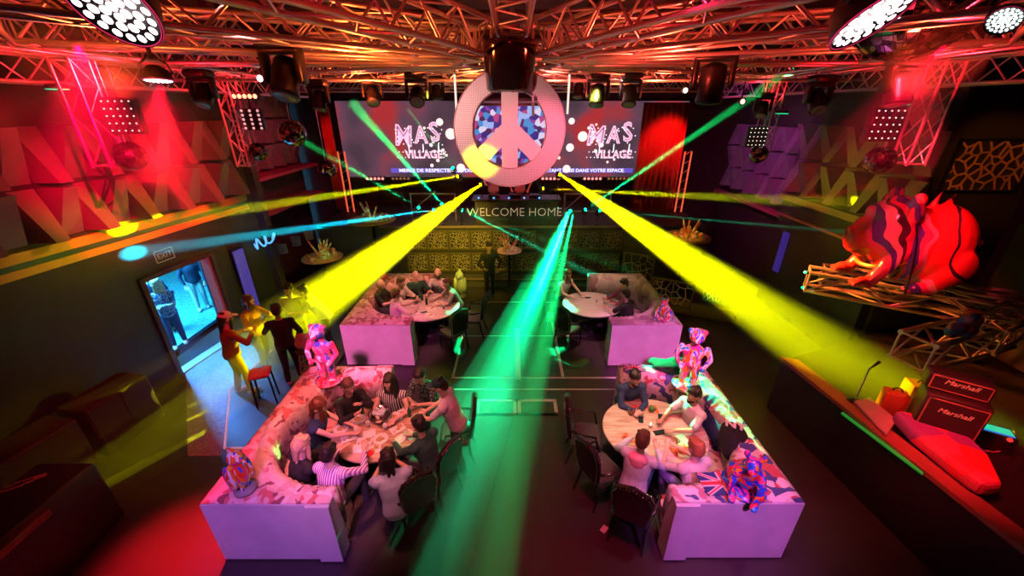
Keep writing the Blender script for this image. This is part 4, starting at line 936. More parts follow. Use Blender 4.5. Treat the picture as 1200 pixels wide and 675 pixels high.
# left: raised side box and control desk in the corner
p1 = Vector((-7.05, 5.3, 0)); cbn = thing('side_cabinet', 'plain brown cabinet against the dark wall below the gold stripes', 'cabinet', (-7.35, 5.65, 0), -ang)
MB().box((0, 0, .5), (.62, 1.05, 1.0), bev=.02).obj('body', mat('brown_cabinet', (.05, .035, .02), .6), cbn)
mb = MB(); mb.box((.315, -.26, .5), (.02, .48, .9)); mb.box((.315, .26, .5), (.02, .48, .9)); mb.obj('door', mat('brown_cabinet_door', (.055, .038, .022), .55), cbn)
cbn2 = thing('side_cabinet', 'longer brown cabinet nearer the camera than the plain one', 'cabinet', (-7.55, 4.15, 0), -ang)
MB().box((0, 0, .5), (.62, 1.7, 1.0), bev=.02).obj('body', mat('brown_cabinet', (.05, .035, .02), .6), cbn2); MB().box((.315, 0, .5), (.02, 1.5, .9)).obj('door', mat('brown_cabinet_door', (.055, .038, .022), .55), cbn2)
dk = thing('mixing_desk', 'dark control desk with red front rail at the bottom corner', 'desk', (-6.25, 2.9, 0), -PI/2)
MB().box((0, 0, .55), (2.2, .8, 1.1), bev=.04).obj('body', mat('desk_brown', (.03, .012, .01), .5), dk); MB().box((.15, .46, 1.04), (1.1, .12, .10), bev=.02).obj('front_rail', mat('red_rail', (.25, .02, .015), .5), dk)
for k in range(3):
    o = MB().box((0, 0, .01), (.30, .07, .02), bev=.004).obj('menu_card', mat('menu_card', (.6, .35, .25), .6)); q_ = G(8+14*k, 575-6*k, 1.1); o.location = q_+Vector((0, 0, .002)); o.rotation_euler = (0, 0, .55); tag(o, 'pale menu card on the control desk, %s of three' % ['lowest', 'middle', 'upper'][k], 'card', 'menu cards')
# signs on the left wall
M_sign = mat('faint_sign', (.25, .3, .2), .5, emit=(.06, .075, .04), es=1)
es = thing('exit_sign', 'faint framed exit sign above the open door', 'sign', lw(8.05, 2.72, .02), -ang); fr = MB()
for s in (-1, 1): fr.box((.01, s*.2, 0), (.02, .012, .24)); fr.box((.01, 0, s*.12), (.02, .4, .012))
fr.obj('frame', M_sign, es); lettering('lettering', 'EXIT', .16, M_sign, es, (.015, 0, 0), (PI/2, 0, PI/2))
ns = thing('neon_script', 'blue script light sign past the door', 'sign', (0, 0, 0)); pts = []
for i in range(60):
    t = i/59; px = 289+34*t+3*math.cos(t*22); py = 291-14*t+5*math.sin(t*26); pts.append(P(px, py, 10.5))
MB().path(pts, .025, 6).obj('tube', emis('neon_blue', (.12, .45, 1), 1.3), ns)
spot('sign_glow', (-6, 9.5, 2.7), (-7, 10.8, 2.6), 20, (.2, .3, 1), 70)
# purple column right of the door
m = thing('violet_column', 'flat violet light panel right of the open door', 'light panel', (-7.25, 9.75, 0), -ang)
MB().box((.08, 0, 1.2), (.05, .32, 2.1), bev=.01).obj('diffuser', emis('violet_panel', (.10, .06, .42), .6), m); MB().box((.04, 0, 1.2), (.05, .38, 2.2)).obj('frame', M_black, m)
# ================================================================== people
SKIN = [mat('skin_light', (.78, .48, .38), .5), mat('skin_tan', (.55, .32, .22), .5), mat('skin_dark', (.30, .16, .10), .5)]
M_eye = mat('eye_white', (.8, .78, .75), .2); M_iris = mat('iris_dark', (.03, .02, .02), .2); M_lip = mat('lips', (.5, .14, .12), .4)
HAIRS = {'dark': mat('dark_hair', (.02, .012, .01), .5, bump=(40, .4)), 'brown': mat('brown_hair', (.12, .05, .025), .5, bump=(40, .4)), 'blonde': patch_mat('blonde_hair', [(.80, .55, .35), (.55, .32, .18), (.75, .5, .3)], 30, .5, stretch=(3, 3, .4)), 'ginger': mat('ginger_hair', (.45, .16, .06), .5, bump=(40, .4)), 'red': mat('auburn_hair', (.22, .06, .03), .5, bump=(40, .4))}
def cloth(n, c): return mat('cloth_'+n, c, .85, bump=(14, .15))
C_black = cloth('black', (.015, .015, .018)); C_navy = cloth('navy', (.03, .06, .15)); C_white = cloth('white', (.78, .78, .80)); C_cream = cloth('cream', (.75, .68, .58)); C_grey = cloth('grey', (.36, .30, .30))
C_jean = cloth('denim', (.06, .10, .28)); C_pink = cloth('pink', (.75, .50, .58)); C_dark = cloth('charcoal', (.04, .04, .045)); C_hood = cloth('lilac_hoodie', (.62, .62, .80)); C_pinkhood = cloth('pink_hood', (.9, .35, .55)); C_purple = cloth('purple', (.22, .12, .35))
C_stripe = stripe_mat('striped_shirt', (.90, .80, .88), (.42, .12, .45), 10, 'X'); C_wine = cloth('wine', (.22, .04, .09)); C_brown = cloth('brown_coat', (.30, .13, .05)); C_pat = patch_mat('patterned_shirt', [(.02, .03, .03), (.02, .03, .03), (.35, .4, .4), (.02, .05, .04)], 22, .8)
C_vneck = stripe_mat('vneck_stripe', (.02, .02, .02), (.8, .8, .8), 9, 'X'); C_yel = cloth('pale_yellow', (.70, .68, .45)); C_green = cloth('dark_green', (.02, .08, .06)); C_snow = patch_mat('knit_pattern', [(.05, .08, .3), (.7, .75, .85), (.05, .08, .3)], 25, .8)
def ik(a, b, l1, l2, hint):
    a = Vector(a); b = Vector(b); d = b-a; D = min(d.length, (l1+l2)*.985); d.normalize(); b = a+d*D
    x = (l1*l1-l2*l2+D*D)/(2*D); h = math.sqrt(max(0, l1*l1-x*x)); hv = Vector(hint); hv = hv-d*hv.dot(d)
    if hv.length < 1e-4: hv = Vector((1, 0, 0))
    return a+d*x+hv.normalized()*h, b
def person(label, px, py, aim, top, pants, hair='dark', style='short', skin=0, pose='sit', lean=.25, sleeve='long', hands=None, turn=0, nod=.25, near=True, cap=None, beard=False, group=None, hh=None, floor=0.0, scale=1.0, loc=None, shoes=None, hood=None):
    S = scale*1.07; vox = .011 if near else .016
    # spine in local coordinates (y forward)
    sd = Vector((0, math.sin(lean), math.cos(lean)))
    if pose == 'sit': pel = Vector((0, 0, .56))
    else: pel = Vector((0, 0, .93))
    chest = pel+sd*.30; neck = pel+sd*.50; hd = Vector((0, math.sin(lean*.5+.05), math.cos(lean*.5+.05))); head = neck+hd*.20
    hz = head.z*S+floor
    if loc is not None: base = Vector((loc[0], loc[1], floor)); q = Vector((aim[0]-base.x, aim[1]-base.y)); rz = math.atan2(-q.x, q.y)
    else:
        hp = G(px, py, hz); q = Vector((aim[0]-hp.x, aim[1]-hp.y)); rz = math.atan2(-q.x, q.y)
        off = Vector((0, head.y*S, 0)); off.rotate(Matrix.Rotation(rz, 3, 'Z')); base = Vector((hp.x-off.x, hp.y-off.y, floor))
    t = thing('person', label, 'person', tuple(base), rz, group); t.scale = (S,)*3
    sk = SKIN[skin]
    sh = [neck-sd*.06+Vector((s*.185, 0, 0)) for s in (-1, 1)]
    if hands is None: hands = ((-.14, .42, -.08), (.14, .42, -.08)) if pose == 'sit' else ((-.22, .05, -.50), (.22, .05, -.50))
    # hands are given relative to the middle of the shoulders
    mid = neck-sd*.06; body = MB(); shirt = MB(); trou = MB(); arms = []
    def torso(mb, e, low=True):
        R = Matrix.Rotation(-lean, 4, 'X')
        vs = []; n = 18; prof = ((-.10, .10, .08), (-.07, .150, .115), (0, .172, .130), (.10, .158, .115), (.17, .150, .108), (.27, .165, .118), (.36, .175, .120), (.43, .165, .100), (.48, .120, .075), (.505, .07, .06))
        for h_, rx, ry in prof:
            for j in range(n): a = 2*PI*j/n; vs.append(((rx+e)*math.cos(a), (ry+e)*math.sin(a), h_+(e*.5 if h_ > .3 else -e*.5)))
        fs = [(i*n+j, i*n+(j+1) % n, (i+1)*n+(j+1) % n, (i+1)*n+j) for i in range(len(prof)-1) for j in range(n)]+[tuple(range(n))[::-1], tuple(range((len(prof)-1)*n, len(prof)*n))]
        mb.add(vs, fs, Matrix.Translation(pel) @ R, smooth=True)
        mb.caps(sh[0], sh[1], .062+e, .062+e)
    torso(body, 0); torso(shirt, .016)
    body.caps(neck-sd*.06, neck+hd*.08, .056, .052)
    fing = .0095 if near else .013
    for i, s in enumerate((-1, 1)):
        h = mid+Vector(hands[i]); el, wr_ = ik(sh[i], h, .28, .25, (s*.8, -.3, -.7) if hands[i][2] < .1 else (s*.7, .1, -.8))
        body.caps(sh[i], el, .047, .038); body.caps(el, wr_, .038, .027)
        d = (wr_-el).normalized()
        up = Vector((0, 0, 1)) if abs(d.z) < .85 else Vector((0, 1, 0)); side = d.cross(up).normalized()*(-s if True else 1); nrm = side.cross(d).normalized()
        pc = wr_+d*.05
        Mh = Matrix((side.to_4d(), d.to_4d(), nrm.to_4d(), (0, 0, 0, 1))).transposed(); Mh.translation = pc
        for r_ in range(3): Mh[3][r_] = 0
        Mh[3][3] = 1
        body.ell((0, 0, 0), (.038, .048, .018), Mh, 12, 8)
        for k, (ox, L_) in enumerate(((-.028, .060), (-.010, .072), (.010, .068), (.028, .052))):
            b0 = Mh @ Vector((ox, .036, 0)); b1 = Mh @ Vector((ox*1.15, .036+L_*.55, -.012)); b2 = Mh @ Vector((ox*1.15, .036+L_*.85, -.038))
            body.caps(b0, b1, fing, fing*.95, 6); body.caps(b1, b2, fing*.95, fing*.8, 6)
        b0 = Mh @ Vector((-.030, -.01, -.004)); b1 = Mh @ Vector((-.058, .025, -.014)); b2 = Mh @ Vector((-.056, .055, -.024))
        body.caps(b0, b1, fing*1.15, fing, 6); body.caps(b1, b2, fing, fing*.85, 6)
        if sleeve == 'long': shirt.caps(sh[i], el, .062, .054); shirt.caps(el, el.lerp(wr_, .88), .053, .040)
        elif sleeve == 'half': shirt.caps(sh[i], sh[i].lerp(el, .72), .064, .062)
        elif sleeve == 'none': pass
    # legs
    if pose == 'sit':
        hips = [Vector((s*.09, .02, .54)) for s in (-1, 1)]; kn = [Vector((s*.13, .44, .53)) for s in (-1, 1)]; an = [Vector((s*.12, .42+s*.05, .09)) for s in (-1, 1)]
    else:
        hips = [Vector((s*.09, 0, .90)) for s in (-1, 1)]; kn = [Vector((s*.10, .05+s*.03, .50)) for s in (-1, 1)]; an = [Vector((s*.11, s*.07, .09)) for s in (-1, 1)]
    shoe = MB()
    for i, s in enumerate((-1, 1)):
        body.caps(hips[i], kn[i], .080, .055); body.caps(kn[i], an[i], .052, .036); body.ell(tuple(an[i]+Vector((0, .06, -.045))), (.04, .10, .035))
        trou.caps(hips[i], kn[i], .096, .072); trou.caps(kn[i], an[i]+Vector((0, 0, .02)), .068, .055)
        shoe.ell(tuple(an[i]+Vector((0, .06, -.045))), (.052, .125, .043)); shoe.ell(tuple(an[i]+Vector((0, 0, -.01))), (.05, .055, .06))
    trou.ell(tuple(pel+Vector((0, 0, -.01))), (.178, .140, .115))
    # head
    Mh = Matrix.Translation(head) @ Matrix.Rotation(turn, 4, 'Z') @ Matrix.Rotation(-nod, 4, 'X') @ Matrix.Scale(1.12, 4)
    body.ell((0, -.008, .02), (.076, .094, .098), Mh, 18, 14); body.ell((0, .022, -.035), (.056, .068, .072), Mh); body.ell((0, .072, -.085), (.024, .022, .022), Mh)
    body.tube(Mh @ Vector((0, .086, .022)), Mh @ Vector((0, .112, -.018)), .008, .016, 8); body.ell((0, .104, -.020), (.017, .014, .011), Mh)
    for s in (-1, 1): body.ell((s*.078, -.002, -.002), (.012, .022, .032), Mh); body.ell((s*.030, .080, .034), (.024, .012, .008), Mh)
    body.obj('body', sk, t, vox, 2)
    for s in (-1, 1): e_o = MB().ell((s*.030, .083, .012), (.014, .009, .009), Mh, 8, 6).obj('eye', M_eye, t); MB().ell((s*.030, .090, .012), (.007, .004, .007), Mh, 8, 6).obj('iris', M_iris, e_o)
    MB().ell((0, .092, -.052), (.024, .010, .008), Mh, 10, 6).obj('mouth', M_lip, t)
    hm = HAIRS.get(hair)
    if hair in HAIRS and style != 'bald':
        hb = MB(); hb.ell((0, -.022, .040), (.086, .096, .094), Mh, 18, 14); hb.ell((0, -.05, .0), (.078, .066, .085), Mh)
        hb.ell((0, .045, .085), (.062, .040, .030), Mh); r = random.Random(int(px*7+py))
        for k in range(14): a = r.uniform(0, 6.28); hb.ell((.055*math.cos(a), -.02+.06*math.sin(a), .105+r.uniform(-.01, .012)), (.026, .026, .018), Mh, 8, 6)
        if style == 'long':
            for k in range(9):
                a = math.radians(150+k*30*.95+15); x = .078*math.sin(a); y = -.02+.075*math.cos(a)
                p0 = Mh @ Vector((x, y, .02)); p1 = p0+Vector((x*.2, -.015, -.14)); p2 = p1+Vector((x*.35, (.05 if abs(x) > .05 else -.02), -.15))
                hb.caps(p0, p1, .034, .032); hb.caps(p1, p2, .030, .016)
        if style == 'bun': hb.ell((0, -.08, .13), .05, Mh)
        hb.obj('hair', hm, t, vox, 1)
    if beard: bb = MB(); bb.ell((0, .045, -.068), (.056, .052, .042), Mh); bb.ell((0, .082, -.078), (.03, .026, .03), Mh); bb.obj('beard', HAIRS['dark'], t, vox, 1)
    if cap is not None:
        cb = MB(); cb.ell((0, -.012, .060), (.092, .106, .082), Mh); cb.obj('cap', cap, t, vox, 2)
        MB().ell((0, .115, .058), (.070, .065, .010), Mh).obj('cap_brim', cap, t)
    shirt.obj('shirt' if pose == 'sit' or True else 'coat', top, t, vox, 2)
    if hood is not None:
        h2 = MB(); h2.ell(tuple(neck+Vector((0, -.06, -.03))), (.14, .10, .07)); h2.ell(tuple(neck+Vector((0, -.11, -.10))), (.11, .06, .12)); h2.obj('hood', hood, t, vox, 2)
    trou.obj('trousers', pants, t, vox, 2)
    shoe.obj('shoes', shoes or C_dark, t, vox, 1)
    return t
a2 = lambda v: (v.x, v.y)
rest = ((-.10, .40, -.16), (.10, .40, -.16))
# booth A: crowded table
person('man in a purple and white striped shirt with short dark hair, seen from behind', 386, 531, a2(TA), C_stripe, C_dark, 'dark', 'short', 0, lean=.22, hands=((-.18, .42, -.12), (.22, .40, -.02)))
person('woman with long blonde hair in a black top, next to the striped shirt man', 353, 522, a2(TA), C_black, C_black, 'blonde', 'long', 0, lean=.28, hands=((-.10, .40, -.16), (.10, .42, -.14)), nod=.45)
person('woman with long auburn hair in a sleeveless dark dress, reaching over the table', 373, 477, (TA.x+.3, TA.y-.1), C_navy, C_navy, 'red', 'long', 0, sleeve='none', lean=.30, hands=((-.05, .50, -.20), (.12, .48, -.18)), nod=.45)
person('man in a black jacket holding food to his mouth, back of the pink booth', 408, 453, (TA.x+.1, TA.y-.3), C_black, C_dark, 'brown', 'short', 0, lean=.20, hands=((-.05, .28, .02), (.10, .34, -.06)), nod=.3)
person('woman with long dark hair and black and white striped V-neck', 456, 448, (TA.x, TA.y-1.2), C_vneck, C_black, 'dark', 'long', 0, sleeve='none', lean=.12, hands=((-.16, .34, -.20), (.12, .36, -.20)), nod=.2)
person('man in a dark patterned shirt bending over his phone, behind the crowded table', 492, 440, (-1.9, 4.9), C_pat, C_dark, 'dark', 'short', 0, lean=.45, sleeve='half', hands=((-.05, .30, -.18), (.06, .30, -.18)), nod=.6)
person('person in a dark cap and white top standing over the crowded table, in green light', 516, 452, (-2.0, 5.0), C_white, C_dark, 'dark', 'short', 0, pose='stand', lean=.35, sleeve='half', hands=((-.10, .40, -.30), (.15, .35, -.35)), nod=.5, cap=C_green)
person('guest with long dark hair and pale blue back, on the green lit side', 455, 538, a2(TA), cloth('pale_blue', (.55, .65, .85)), C_black, 'dark', 'long', 1, sleeve='half', lean=.30, hands=rest, nod=.5)
person('dark haired guest hidden in the green beam, arm stretched to the plates', 491, 498, a2(TA), C_green, C_dark, 'dark', 'short', 1, lean=.30, hands=((-.16, .46, -.18), (.10, .36, -.18)), nod=.4)
# booth B: far left
nr = dict(near=False)
person('bald man in a black t-shirt, side on at the far rose booth', 446, 333, a2(TB), C_black, C_dark, None, 'bald', 0, lean=.30, sleeve='half', hands=rest, **nr)
person('man in a pink shirt seen from behind at the far rose booth', 464, 345, (TB.x+.1, TB.y), C_pink, C_dark, 'brown', 'short', 0, lean=.15, sleeve='half', hands=((-.16, .40, -.16), (.16, .40, -.16)), **nr)
person('guest with light brown hair between the bald men in the rose booth', 470, 331, a2(TB), C_cream, C_dark, 'brown', 'short', 0, lean=.25, hands=rest, **nr)
person('bald man in a dark green t-shirt facing the camera at the far left table', 487, 323, (TB.x, TB.y-.4), C_green, C_dark, None, 'bald', 0, lean=.15, sleeve='half', hands=((-.20, .34, -.18), (.18, .38, -.16)), **nr)
person('bald bearded man lit bright green, resting his chin on his hand', 513, 320, (TB.x+.2, TB.y-.3), C_white, C_dark, None, 'bald', 0, lean=.22, sleeve='half', hands=((-.02, .22, .06), (.14, .36, -.16)), beard=True, **nr)
person('man in a grey t-shirt with a green lit head leaning in from the aisle', 524, 332, (TB.x-.4, TB.y-.1), C_grey, C_jean, 'brown', 'short', 0, lean=.42, sleeve='half', hands=((-.18, .40, -.22), (.12, .42, -.20)), pose='sit', **nr)
# booth C: far right
person('woman in a pale top lit green, leaning her arms on the nearly bare table', 665, 322, (TC.x, TC.y-.1), C_white, C_black, 'brown', 'long', 0, sleeve='none', lean=.30, hands=((-.14, .46, -.20), (.18, .44, -.20)), **nr)
person('dark haired man in a black t-shirt, his back half turned, at the nearly bare table', 733, 345, (TC.x, TC.y+.1), C_black, C_dark, 'dark', 'short', 0, lean=.30, sleeve='half', hands=((-.18, .42, -.14), (.12, .40, -.16)), **nr)
person('guest with dark hair behind the man in black at the beige booth', 731, 333, (TC.x-.3, TC.y-.1), C_wine, C_dark, 'dark', 'short', 0, lean=.15, hands=rest, **nr)
# booth D: near right
person('man in a navy sweater with folded hands, at the head of the lettered table', 744, 443, (2.25, 4.6), C_navy, C_dark, 'dark', 'short', 0, lean=.38, hands=((-.03, .34, -.20), (.03, .34, -.20)), nod=.35, beard=True)
person('bearded man in a white printed t-shirt lit green, at the lettered table', 813, 463, (2.2, 4.85), C_white, C_jean, 'dark', 'short', 1, lean=.18, sleeve='half', hands=((-.16, .44, -.18), (.12, .44, -.20)), nod=.2, beard=True)
person('ginger man in a cream t-shirt, elbow on the lettered table', 815, 525, (2.25, 4.9), C_cream, C_purple, 'ginger', 'short', 0, lean=.22, sleeve='half', hands=((-.12, .38, -.02), (.10, .40, -.12)), nod=.15)
person('man in a pale lilac hoodie with pink hood, back to the camera', 753, 516, (2.45, 5.2), C_hood, C_jean, 'brown', 'short', 0, lean=.25, hands=((-.20, .38, -.10), (.18, .36, -.10)), hood=C_pinkhood)
# standing guests on the left platform
sn = dict(pose='stand', floor=.15)
person('guest in a long brown coat with white hat brim, nearest the open door', 0, 0, (-4.9, 7.6), C_brown, cloth('amber_trousers', (.35, .15, .03)), 'dark', 'long', 0, loc=(-5.62, 6.62), lean=.12, hands=((-.15, .30, -.15), (.18, .32, -.10)), shoes=C_pink, cap=C_white, **sn)
person('guest in dark clothes and white trainers beside the pink seat stool', 0, 0, (-5.3, 8.2), C_black, C_black, 'dark', 'short', 1, loc=(-4.75, 7.0), lean=.05, hands=((-.15, .30, -.12), (.2, .1, -.45)), shoes=C_white, **sn)
person('tall guest in a pale yellow t-shirt inside the yellow beam', 0, 0, (-4.9, 6.8), C_yel, C_dark, 'dark', 'short', 0, loc=(-5.05, 8.1), lean=.08, sleeve='half', hands=((-.15, .30, -.15), (.2, .3, -.15)), shoes=C_white, **sn)
person('guest in a white top bending forward at the edge of the yellow beam', 0, 0, (-5.3, 8.0), C_white, C_black, 'dark', 'short', 0, loc=(-4.45, 8.25), lean=.55, hands=((-.15, .40, -.35), (.15, .38, -.35)), **sn)
person('guest in an orange top behind the one in the brown coat', 0, 0, (-4.9, 7.6), cloth('orange', (.6, .2, .05)), C_dark, 'brown', 'long', 0, loc=(-5.85, 7.75), lean=.05, hands=((-.12, .28, -.05), (.15, .30, -.15)), pose='stand')
# outside
person('woman with pale hair in a patterned jumper and jeans, arms crossed, outside the door', 0, 0, (-7.2, 7.2), C_snow, C_jean, 'blonde', 'long', 0, pose='stand', loc=(-8.62, 8.68), lean=.02, hands=((.06, .22, -.22), (-.06, .24, -.20)), shoes=C_white, near=True)
person('person in blue jacket further outside, partly cut by the door frame', 0, 0, (-8, 8), C_navy, C_dark, 'dark', 'short', 0, pose='stand', loc=(-9.45, 9.35), shoes=C_dark, near=False)
person('passer-by in pale trousers, seen outside from the waist down', 0, 0, (-7.8, 9), C_navy, cloth('pale_trousers', (.6, .7, .75)), 'dark', 'short', 0, pose='stand', loc=(-9.5, 10.75), shoes=C_white, near=False)
# stage
person('dj in a pink top with arms akimbo behind the booth', 0, 0, (.2, 12), C_pink, C_dark, 'brown', 'short', 0, pose='stand', loc=(.28, 14.1), floor=2.0, sleeve='none', lean=.1, hands=((-.28, .10, -.38), (.28, .10, -.38)), near=False)
person('stage guest lit green left of the dj', 0, 0, (-.6, 12), C_white, C_dark, 'dark', 'short', 0, pose='stand', loc=(-.65, 14.0), floor=2.0, lean=.1, hands=((-.12, .30, -.20), (.18, .32, -.20)), near=False)
person('waiter in black standing in the aisle before the stage', 0, 0, (.2, 8), C_black, C_black, 'dark', 'short', 1, pose='stand', loc=(-.72, 11.55), lean=.05, hands=((-.25, .05, -.42), (.2, .25, -.30)), near=False)
# ================================================================== trusses
TCACHE = {}
def truss(label, p0, p1, size=.34, tube=.024, m=None, group='lighting trusses', up=Vector((0, 0, 1)), step=None):
    p0 = Vector(p0); p1 = Vector(p1); d = p1-p0; L = d.length; m = m or M_alu
    t = thing('lighting_truss', label, 'truss', tuple(p0), 0, group)
    z = d.normalized(); 
    if abs(z.z) > .9: up = Vector((0, 1, 0))
    x = up.cross(z).normalized(); y = z.cross(x)
    R = Matrix((x, y, z)).transposed(); t.rotation_euler = R.to_euler()
    h = size/2; key = (round(L, 2), size, tube)
    if key not in TCACHE:
        ch = MB().tube((0, 0, 0), (0, 0, L), tube, n=8); n = max(2, int(round(L/(step or size*1.05)))); br = MB()
        for i in range(n):
            z0 = L*i/n; z1 = L*(i+1)/n; a, b = (-h, h) if i % 2 == 0 else (h, -h)
            br.tube((a, 0, z0), (b, 0, z1), tube*.5, n=6, caps=False)
        br.tube((-h, 0, .02), (h, 0, .02), tube*.5, n=6); br.tube((-h, 0, L-.02), (h, 0, L-.02), tube*.5, n=6)
        TCACHE[key] = (ch.mesh('chord'), br.mesh('bracing'))
    cm, bm = TCACHE[key]
    for mm in (cm, bm):
        if not mm.materials: mm.materials.append(m)
    for sx, sy in ((-1, -1), (1, -1), (1, 1), (-1, 1)):
        o = bpy.data.objects.new('chord', cm); COL.objects.link(o); o.parent = t; o.location = (sx*h, sy*h, 0)
    for (lx, ly, rz) in ((0, -h, 0), (0, h, 0), (-h, 0, PI/2), (h, 0, PI/2)):
        o = bpy.data.objects.new('bracing', bm); COL.objects.link(o); o.parent = t; o.location = (lx, ly, 0); o.rotation_euler = (0, 0, rz)
    return t
HUB = Vector((0, 6.6, 6.38))
dirs = ['straight towards the stage', 'towards the stage, just left', 'towards the left logo', 'towards the left screen edge', 'straight out to the left', 'out to the left and slightly nearer', 'to the near left corner', 'over the audience, left of the middle', 'straight back over the balcony', 'over the audience, right of the middle', 'to the near right corner', 'out to the right and slightly nearer', 'straight out to the right', 'towards the right screen edge', 'towards the right logo', 'towards the stage, just right']
for i in range(16):
    a = PI/2+i*2*PI/16; d = Vector((math.cos(a), math.sin(a), 0))
    up_ = Vector((0, 0, .24 if i == 8 else 0)); truss('silver lighting truss radiating from the central hub %s' % dirs[i], HUB+d*.75+up_, HUB+d*5.25+up_, .36, .026, None, 'radial trusses')
side = ['rear', 'rear left', 'left', 'near left', 'near', 'near right', 'right', 'rear right']
for i in range(8):
    a0_ = PI/2-PI/8+i*PI/4; a1_ = a0_+PI/4; q0 = HUB+Vector((math.cos(a0_), math.sin(a0_), 0))*5.55; q1 = HUB+Vector((math.cos(a1_), math.sin(a1_), 0))*5.55
    truss('silver truss forming the %s side of the outer ring' % side[i], q0, q1, .36, .026, None, 'outer ring trusses')
for y, z in ((9.0, 6.3), (13.2, 6.25), (14.6, 6.4)):
    truss('long straight truss across the room, %s' % {9.0: 'above the far booths', 13.2: 'in front of the dj booth', 14.6: 'over the stage itself'}[y], (-7.0, y, z), (7.0, y, z), .34, .024, None, 'cross trusses')
truss('cross truss over the far left beams', (-6.9, 7.3, 6.75), (-2.2, 7.3, 6.75), .34, .024); truss('cross truss over the far right beams', (2.2, 7.3, 6.75), (6.9, 7.3, 6.75), .34, .024)
truss('side truss running along the red left wall', (-6.6, 4.4, 6.1), (-6.1, 14, 6.1), .34, .024); truss('side truss running along the right wall', (6.7, 4.4, 6.1), (6.5, 14, 6.1), .34, .024)
hr = thing('hub_ring', 'round steel hub ring joining the radial trusses above the peace sign', 'hub', tuple(HUB))
mb = MB(); mb.torus(.70, .03, Matrix.Translation((0, 0, .18)), 36, 8); mb.torus(.70, .03, Matrix.Translation((0, 0, -.18)), 36, 8); mb.obj('ring', M_alu, hr)
mb = MB()
for i in range(16): a = i*PI/8; mb.tube((.70*math.cos(a), .70*math.sin(a), -.18), (.70*math.cos(a), .70*math.sin(a), .18), .02, n=6)
mb.obj('upright', M_alu, hr)
# hanging ladder towers
def tower(label, x, y, z0, z1=6.2): return truss(label, (x, y, z0), (x, y, z1), .26, .020, mat('aluminium_tube', ()), 'hanging towers', step=.3)
tower('hanging truss tower near the left wall beside a mirror ball', -5.75, 5.85, 4.85)
tower('hanging truss tower further back on the left, before the red bar lamp', -5.85, 9.0, 4.45)
tower('hanging truss tower near the right wall beside a mirror ball', 5.85, 6.05, 4.85)
tower('hanging truss tower further back on the right, beside the dotted panel', 5.7, 9.5, 4.75)
# ---------------------------------------------------------------- peace sign and its hood
pcs = thing('peace_sign', 'large round peace sign of perforated silver metal hanging from a black drum', 'peace sign', (-.03, 5.7, 5.35)); pcs.scale = (.80,)*3
M_perf = dot_mat('perforated_silver', (.80, .74, .72), 46, .35, .45); M_rim = mat('bright_rim', (.9, .55, .6), .3, .5)
RO, RI, TH_ = .92, .62, .13
mb = MB(); n = 72; vs = []
for i in range(n):
    a = 2*PI*i/n; c_, s_ = math.cos(a), math.sin(a)
    vs += [(RO*c_, -TH_, RO*s_), (RI*c_, -TH_, RI*s_), (RO*c_, TH_, RO*s_), (RI*c_, TH_, RI*s_)]
fs = []
for i in range(n): k = i*4; q = ((i+1) % n)*4; fs += [(k, q, q+1, k+1), (k+2, k+3, q+3, q+2), (k, k+2, q+2, q), (k+1, q+1, q+3, k+3)]
mb.add(vs, fs); mb.obj('ring', M_perf, pcs)
mb = MB(); mb.box((0, 0, 0), (.27, TH_*1.9, 1.28)); mb.obj('upright_bar', M_perf, pcs)
for s in (-1, 1):
    mb = MB(); mb.box((0, 0, -.36), (.26, TH_*1.86, .72)); o = mb.obj('slanting_bar', M_perf, pcs); o.rotation_euler = (0, s*math.radians(-47), 0); o.location = (0, 0, .03)
mb = MB()
for R in (RO, RI):
    for y in (-TH_, TH_): mb.torus(R, .011, Matrix.Translation((0, y, 0)) @ Matrix.Rotation(PI/2, 4, 'X'), 72, 6)
mb.obj('rim', M_rim, pcs)
drum = thing('drum_hood', 'glossy black drum holding the peace sign under the truss hub', 'drum', (-.03, 5.6, 5.80)); drum.scale = (.98, .98, .95)
MB().lathe([(.27, .0), (.30, .03), (.335, .50), (.345, .52), (.345, .58), (.20, .60), (.001, .60)], 40).obj('shell', mat('black_lacquer', (.02, .008, .008), .12, coat=.8), drum)
MB().lathe([(.27, -.005), (.275, .02), (.001, .02)], 40).obj('base_plate', mat('drum_plate', (.55, .5, .48), .4), drum)
mb = MB()
for i in range(8): a = i*PI/4+.2; mb.ell((.24*math.cos(a), .24*math.sin(a), -.008), (.015, .015, .008), n=8, m=5)
mb.obj('screw', M_black, drum)
mb = MB(); mb.path([(.22, -.05, 0), (.30, -.08, -.06), (.31, -.08, -.30)], .018); mb.obj('cable_arm', M_alu, drum)
for s, lab in ((-1, 'left'), (1, 'right')):
    o = thing('light_rod', 'x', 'light rod', (s*.98, 7.6, 5.52)); MB().tube((0, 0, 0), (0, 0, .62), .018).obj('tube', emis('rod_light', (1, .75, .62), 1.2), o); MB().tube((0, 0, .6), (0, 0, 2.33), .006).obj('hanging_wire', M_blackm, o); tag(o, 'thin glowing vertical rod %s of the peace sign' % lab, 'light rod', 'light rods')
